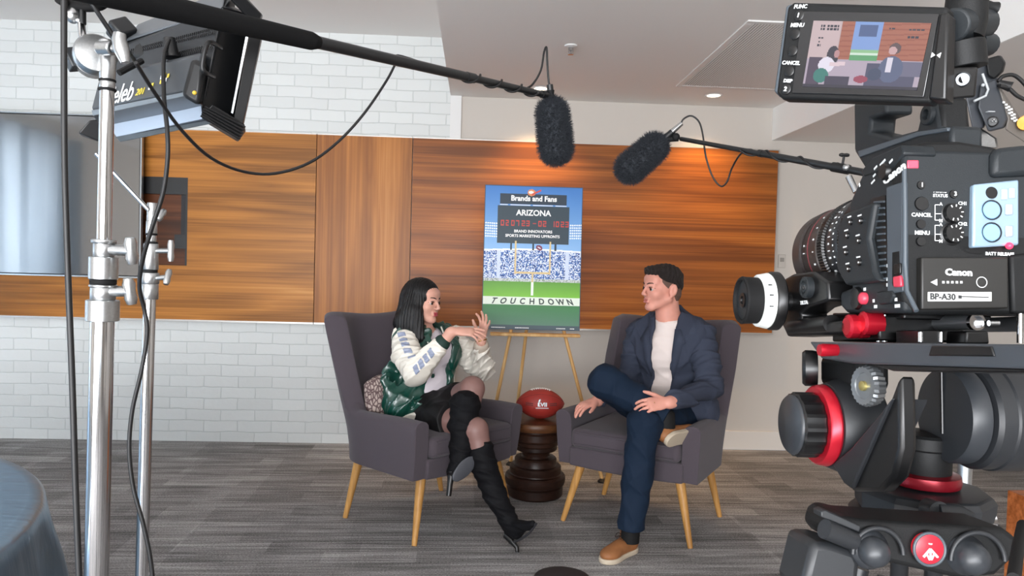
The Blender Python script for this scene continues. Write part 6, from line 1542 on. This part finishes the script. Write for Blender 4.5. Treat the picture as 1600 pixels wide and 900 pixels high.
hipM, waiM, cheM, necM = J(1050, 652, 3.86), J(1046, 605, 3.84), J(1048, 548, 3.81), J(1045, 500, 3.79)
mf = Vector((-.50, -.866, 0)); ms = Vector((.866, -.50, 0)); MA = Matrix((ms, mf, Vector((0, 0, 1)))).transposed()
shN, elN, wrN = J(1094, 524, 3.70), J(1110, 604, 3.60), J(1046, 629, 3.375)       # near arm (his left)
shF, elF, wrF = J(999, 522, 3.92), J(982, 598, 3.90), J(934, 626, 3.72)         # far arm (his right)
hpN, knN, anN = J(1066, 656, 3.76), J(1006, 664, 3.40), J(986, 828, 3.36)
hpF, knF, anF = J(1026, 652, 3.92), J(947, 597, 3.56), J(1040, 650, 3.42)
def torso_m(e=0.0):
    return [ell(hipM, [.170+e, .130+e, .12+e], .05, MA), ell(waiM, [.150+e, .112+e, .13+e], .05, MA), ell(cheM, [.175+e, .120+e, .135+e], .05, MA), cap(shN+Vector((-.02, 0, -.01)), shF+Vector((.02, 0, -.01)), .060+e, .060+e, .05),
            cap(shN+Vector((-.03, .02, .02)), necM-mf*.03+Vector((0, 0, .005)), .04+e, .042+e, .05), cap(shF+Vector((.03, .0, .02)), necM-mf*.03+Vector((0, 0, .005)), .04+e, .042+e, .05)]
hN = hand(wrN+Vector((-.012, 0, 0)), (-.93, -.12, -.10), (-.10, -.72, .68), False, spread=1.0, S=1.0, thumb=(.75, .6, -.1), curls=((14, 22, 16), (18, 24, 18), (20, 26, 20), (24, 26, 20)))
hF = hand(wrF+Vector((-.01, 0, .0)), (-.80, -.45, -.22), (-.18, -.25, .95), True, spread=1.0, S=.98, thumb=(.6, .75, -.1), curls=((12, 18, 14), (16, 20, 16), (22, 30, 20), (26, 34, 22)))
bodym = torso_m()+Hm[0]+[cap(necM-Vector((0, 0, .05)), LM(0, -.030, -.045), .064, .060, .025)]+chain([shN, elN, wrN], [.055, .044, .030], .02)+chain([shF, elF, wrF], [.055, .044, .030], .02) + \
    chain([hpN, knN, anN], [.085, .058, .036], .02)+chain([hpF, knF, anF], [.085, .058, .034], .02)+hN+hF
lo, hi = bb([hipM, LM(0, 0, .13), wrN, wrF+Vector((-.2, -.1, 0)), anN, anF, knF, shN, shF, knN], .12)
organic('body', bodym, lo, hi, .0042, M_skm, mn)
face_parts(mn, Hm, M_skm, mat('brown iris', '2a1a12', .2), M_hairm, mat('pink lips', 'b06a62', .5), male=True)
MB().tube([wrN+Vector((-.075, -.012, -.005))+Vector((0, math.cos(a), math.sin(a)))*.0098 for a in [2*PI*k/16 for k in range(16)]], .0016, 6, closed=True).build('ring', mat('gold', 'c9a25e', .25, metal=1), mn, smooth=60)
# hair
mx_, my_, mz_ = Hm[4]; cH = V3(LM(0, 0, 0))
hm_ = [ell(LM(0, -.016, .038), [.0775*1.06, .0955*1.06, .086*1.06], .02, Hm[2]), ell(LM(0, .040, .088), [.052*1.06, .045*1.06, .026*1.06], .02, Hm[2], ), cap(LM(-.03, .066, .088), LM(.03, .066, .088), .018, .018, .02), ell(LM(0, -.02, .070), [.073, .085, .052], .02, Hm[2])]
def hclip(P):
    q = P-cH; yy_ = q@V3(my_)/1.06; zz2 = q@V3(mz_)/1.06; xx_ = np.abs(q@V3(mx_))/1.06
    lim = np.interp(yy_, [-.11, -.095, -.075, -.052, -.036, -.022, -.004, .012, .028, .045, .060, .09], [-.045, -.040, -.018, .004, .018, .028, .034, .036, .042, .052, .060, .062])
    lim = np.where((xx_ < .045) & (yy_ > .02), .066, lim)
    return (lim-zz2)*.8
def hs(P, d):
    q = P-cH; u_ = q@V3(my_); v_ = q@V3(mz_); x_2 = q@V3(mx_)
    return d-.0018*np.sin(u_*230+x_2*190+1.5*np.sin(v_*90))-.0014*np.sin(u_*330-x_2*260+v_*120)
organic('hair', hm_, *bb([LM(0, 0, .02)], .15), .003, M_hairm, mn, hs, clip=hclip, relax=1)
M_fade = mat('cropped brown hair', '5a4238', .8, noise=.25, nscale=900)
def fclip(P):
    q = P-cH; yy_ = q@V3(my_)/1.06; zz2 = q@V3(mz_)/1.06
    lim = np.interp(yy_, [-.11, -.08, -.052, -.036, -.022, -.008, .010, .030, .045, .055, .09], [-.078, -.076, -.060, -.03, .004, .004, .006, .022, .040, .060, .2])
    return (lim-zz2)*.8
organic('hair_sides', [ell(LM(0, -.014, .036), [.0738*1.06, .0910*1.06, .0805*1.06], .02, Hm[2]), cap(LM(0, -.030, -.045), LM(0, -.035, -.02), .0615, .07, .02)], *bb([LM(0, 0, .02)], .15), .003, M_fade, mn, clip=fclip)
# shirt
sh_ = inflate(torso_m(), .008)+[cap(necM-Vector((0, 0, .05)), necM+Vector((0, 0, .012)), .078, .070, .02)]
organic('tee_shirt', sh_, *bb([hipM, necM, shN, shF], .2), .005, M_shirt, mn, wrinkles(.0035, 50, 31, axis=(0, .2, 1)), clip=lambda P: np.maximum((waiM.z-.055)-P[:, 2], (P[:, 2]-(necM.z+.006))-.22*((P-V3(necM))@V3(-mf))))
MB().tube([necM+Vector((0, 0, .006))+ms*math.cos(a)*.066+mf*(math.sin(a)*.062)+Vector((0, 0, -.014*math.sin(a))) for a in [2*PI*k/28 for k in range(28)]], .0062, 8, closed=True).build('shirt_collar', M_shirt, mn, smooth=60)
# blazer
bz = inflate(torso_m(), .026)+[cap(necM-Vector((0, 0, .04)), necM-mf*.03, .085, .070, .03), ell(hipM+Vector((0, 0, -.0))+ms*.05, [.175, .155, .13], .05, MA), ell(J(1100, 640, 3.72), [.075, .09, .10], .05)]
op = cheM+mf*.17
bz += [cap(necM+mf*.10, cheM+mf*.16-Vector((0, 0, .02))-ms*.012, .062, .054, .012, mf, 2.4, sub=True), cap(cheM+mf*.16-Vector((0, 0, .02))-ms*.012, waiM+mf*.17-Vector((0, 0, .12))-ms*.018, .054, .060, .012, mf, 2.4, sub=True),
       cap(necM+Vector((0, 0, .01)), necM+Vector((0, 0, .15)), .068, .09, .01, sub=True)]
organic('blazer', bz, *bb([hipM, necM, shN, shF, J(1100, 650, 3.7)], .23), .0045, M_blz, mn, wrinkles(.0055, 45, 41), clip=lambda P: (.535-P[:, 2]))
# lapels along the opening
def surf_pts(prs, pts, lift):
    out = []
    for p in pts:
        p = V3(p); d0 = (cheM*1.0); d_ = V3(mf)
        ts_ = np.linspace(.30, -.05, 80); Q = p[None]+d_[None]*ts_[:, None]; dd = _comb(prs, Q); k = np.argmax(dd < lift); out.append(Vector(Q[k]))
    return out
base_prs = inflate(torso_m(), .026)+[cap(necM-Vector((0, 0, .04)), necM-mf*.03, .085, .070, .03)]
for sg in (-1, 1):
    cx = -.0
    inner = [(.062, .125), (.060, .06), (.056, .0), (.054, -.06), (.052, -.13)]; outer = [(.092, .125), (.124, .060), (.106, .042), (.090, -.04), (.058, -.13)]
    I_ = surf_pts(base_prs, [cheM+ms*(sg*a-.012)+Vector((0, 0, b_)) for a, b_ in inner], .004); O_ = surf_pts(base_prs, [cheM+ms*(sg*a-.012)+Vector((0, 0, b_)) for a, b_ in outer], .007)
    b = MB(); k = len(I_); vs = I_+O_; b.add(vs, [(i, i+1, k+i+1, k+i) for i in range(k-1)]); o = b.build('lapel', M_blz, mn, smooth=180); sd_ = o.modifiers.new('s', 'SOLIDIFY'); sd_.thickness = .005; sd_.offset = 0
organic('blazer_collar', chain([necM+ms*.075+mf*.035+Vector((0, 0, .0)), necM+ms*.060-mf*.045+Vector((0, 0, .028)), necM-ms*.060-mf*.045+Vector((0, 0, .028)), necM-ms*.075+mf*.035+Vector((0, 0, .0))], [.014]*4, .02), *bb([necM], .13), .0035, M_blz, mn)
slN = chain([shN, (shN+elN)/2, elN, elN+(wrN-elN)*.88], [.078, .068, .062, .044], .03)
slF = chain([shF, (shF+elF)/2, elF, elF+(wrF-elF)*.85], [.074, .066, .058, .044], .03)
organic('sleeve', slN, *bb([shN, elN, wrN], .12), .0045, M_blz, mn, wrinkles(.0062, 55, 51, axis=(elN-shN)))
organic('sleeve', slF, *bb([shF, elF, wrF], .12), .0045, M_blz, mn, wrinkles(.0062, 55, 52, axis=(elF-shF)))
# jeans
organic('jeans_leg', chain([hpN, knN, knN+(anN-knN)*.5, anN-Vector((0, 0, .0))], [.105, .078, .066, .062], .03), *bb([hpN, knN, anN], .13), .0045, M_jean, mn, wrinkles(.0042, 40, 61), clip=lambda P: (J(986, 826, 3.36).z-P[:, 2]))
cl_ = anF+(anF-knF).normalized()*.01; cn = (anF-knF).normalized()
organic('jeans_leg', chain([hpF, knF, knF+(anF-knF)*.5, anF+cn*.03], [.105, .082, .068, .060], .03), *bb([hpF, knF, anF], .14), .0045, M_jean, mn, wrinkles(.0042, 40, 62), clip=lambda P: ((P-V3(cl_))@V3(cn)))
organic('jeans_seat', [ell(hipM+mf*.03-Vector((0, 0, .015)), [.165, .14, .10], .04, MA)], *bb([hipM], .2), .005, M_jean, mn)
cfz = J(986, 826, 3.36)
organic('belt', [ell(waiM+Vector((0, 0, -.045)), [.150, .118, .03], .02, MA)], *bb([waiM], .18), .005, M_key, mn, clip=lambda P: np.abs(P[:, 2]-(waiM.z-.055))-.014)
# socks and shoes
MB().tube([cfz+Vector((0, 0, .04)), J(984, 846, 3.36)], .044, 16).build('sock', M_rub, mn, smooth=60)
def shoe(heel, toe, up, ankle, lace=True):
    heel, toe, up = Vector(heel), Vector(toe), Vector(up); d = (toe-heel).normalized(); up = (up-d*up.dot(d)).normalized(); s = d.cross(up); A = Matrix((s, d, up)).transposed(); L = (toe-heel).length
    P = [ell(heel+d*.045+up*.045, [.037, .050, .045], .02, A), ell(heel+d*(L*.48)+up*.040, [.038, .085, .038], .03, A), ell(heel+d*(L-.055)+up*.032, [.044, .058, .030], .02, A), cap(heel+d*.05+up*.06, heel+d*.06+up*.095, .040, .038, .02)]
    P.append(cap(heel+d*.058+up*.09, heel+d*.064+up*.14, .030, .032, .01, sub=True))
    o = organic('shoe', P, *bb([heel, toe, heel+up*.1], .07), .0035, M_shoe, mn, clip=lambda Q: -((Q-V3(heel))@V3(up))+.014)
    so_ = [ell(heel+d*.045, [.039, .050, .5], .02, A), ell(heel+d*(L*.5), [.040, .09, .5], .03, A), ell(heel+d*(L-.055), [.048, .062, .5], .02, A)]
    organic('sole', so_, *bb([heel, toe], .08), .0035, M_solem, mn, clip=lambda Q: np.abs((Q-V3(heel))@V3(up)-.010)-.011)
    if lace:
        b = MB()
        for k in range(4):
            c_ = heel+d*(L*.40+.020*k)+up*(.083-.0075*k); b.tube([c_-s*.022-up*.006, c_+up*.003, c_+s*.022-up*.006], .0022, 6)
        c_ = heel+d*(L*.39)+up*.088
        for sg in (-1, 1): b.tube(spl([c_, c_+s*.03*sg+up*.008, c_+s*.038*sg-up*.012+d*.01, c_+s*.012*sg+d*.006]), .0018, 6).tube([c_, c_+s*.02*sg-up*.01+d*.03], .0016, 6)
        b.build('laces', mat('dark brown lace', '2a1a12', .6), mn, smooth=60)
hl = fl(990, 858); tl = fl(938, 876)
shoe((hl.x+.005, hl.y, 0), (hl.x-.175, hl.y-.175, 0), (0, 0, 1), anN)
# crossed foot: sole turned towards the camera
hF0 = J(1044, 690, 3.34); tF0 = J(1090, 680, 3.50)
d_ = (tF0-hF0).normalized(); upv = (Vector((-.30, .86, .42))); upv = (upv-d_*upv.dot(d_)).normalized()
shoe(hF0, hF0+d_*.25, upv, anF)
MB().tube([anF-(anF-knF)*.12, anF, hF0+d_*.055+upv*.06], .046, 16).build('sock', M_rub, mn, smooth=60)

# ---------------------------------------------------------------- patterned cushion beside the woman
cc = J(598, 624, 3.84); CA = Matrix.Rotation(R(35), 3, 'Z') @ Matrix.Rotation(R(-12), 3, 'Y')
m, nt, bs, N, L = nt_of('snake pattern cushion', .8, .2)
tc = N('ShaderNodeTexCoord'); vo = N('ShaderNodeTexVoronoi'); vo.feature = 'DISTANCE_TO_EDGE'; vo.inputs['Scale'].default_value = 60; mp_ = N('ShaderNodeMapping'); mp_.inputs['Scale'].default_value = (1, 1, .6); L(tc.outputs['Object'], mp_.inputs[0]); L(mp_.outputs[0], vo.inputs['Vector'])
cr = N('ShaderNodeValToRGB'); e = cr.color_ramp.elements; e[0].position = .06; e[0].color = (*s2l('5c4a4b'), 1); e[1].position = .22; e[1].color = (*s2l('b5a49c'), 1); L(vo.outputs[0], cr.inputs[0]); L(cr.outputs[0], bs.inputs['Base Color'])
o = organic('throw_cushion', [ell(cc, [.085, .050, .12], .02, CA), rbox(cc, [.085, .022, .115], .02, .05, CA)], *bb([cc], .2), .005, m, None, wrinkles(.002, 40, 71))
tag(o, 'snake-patterned throw cushion wedged beside the woman in the left armchair', 'cushion')
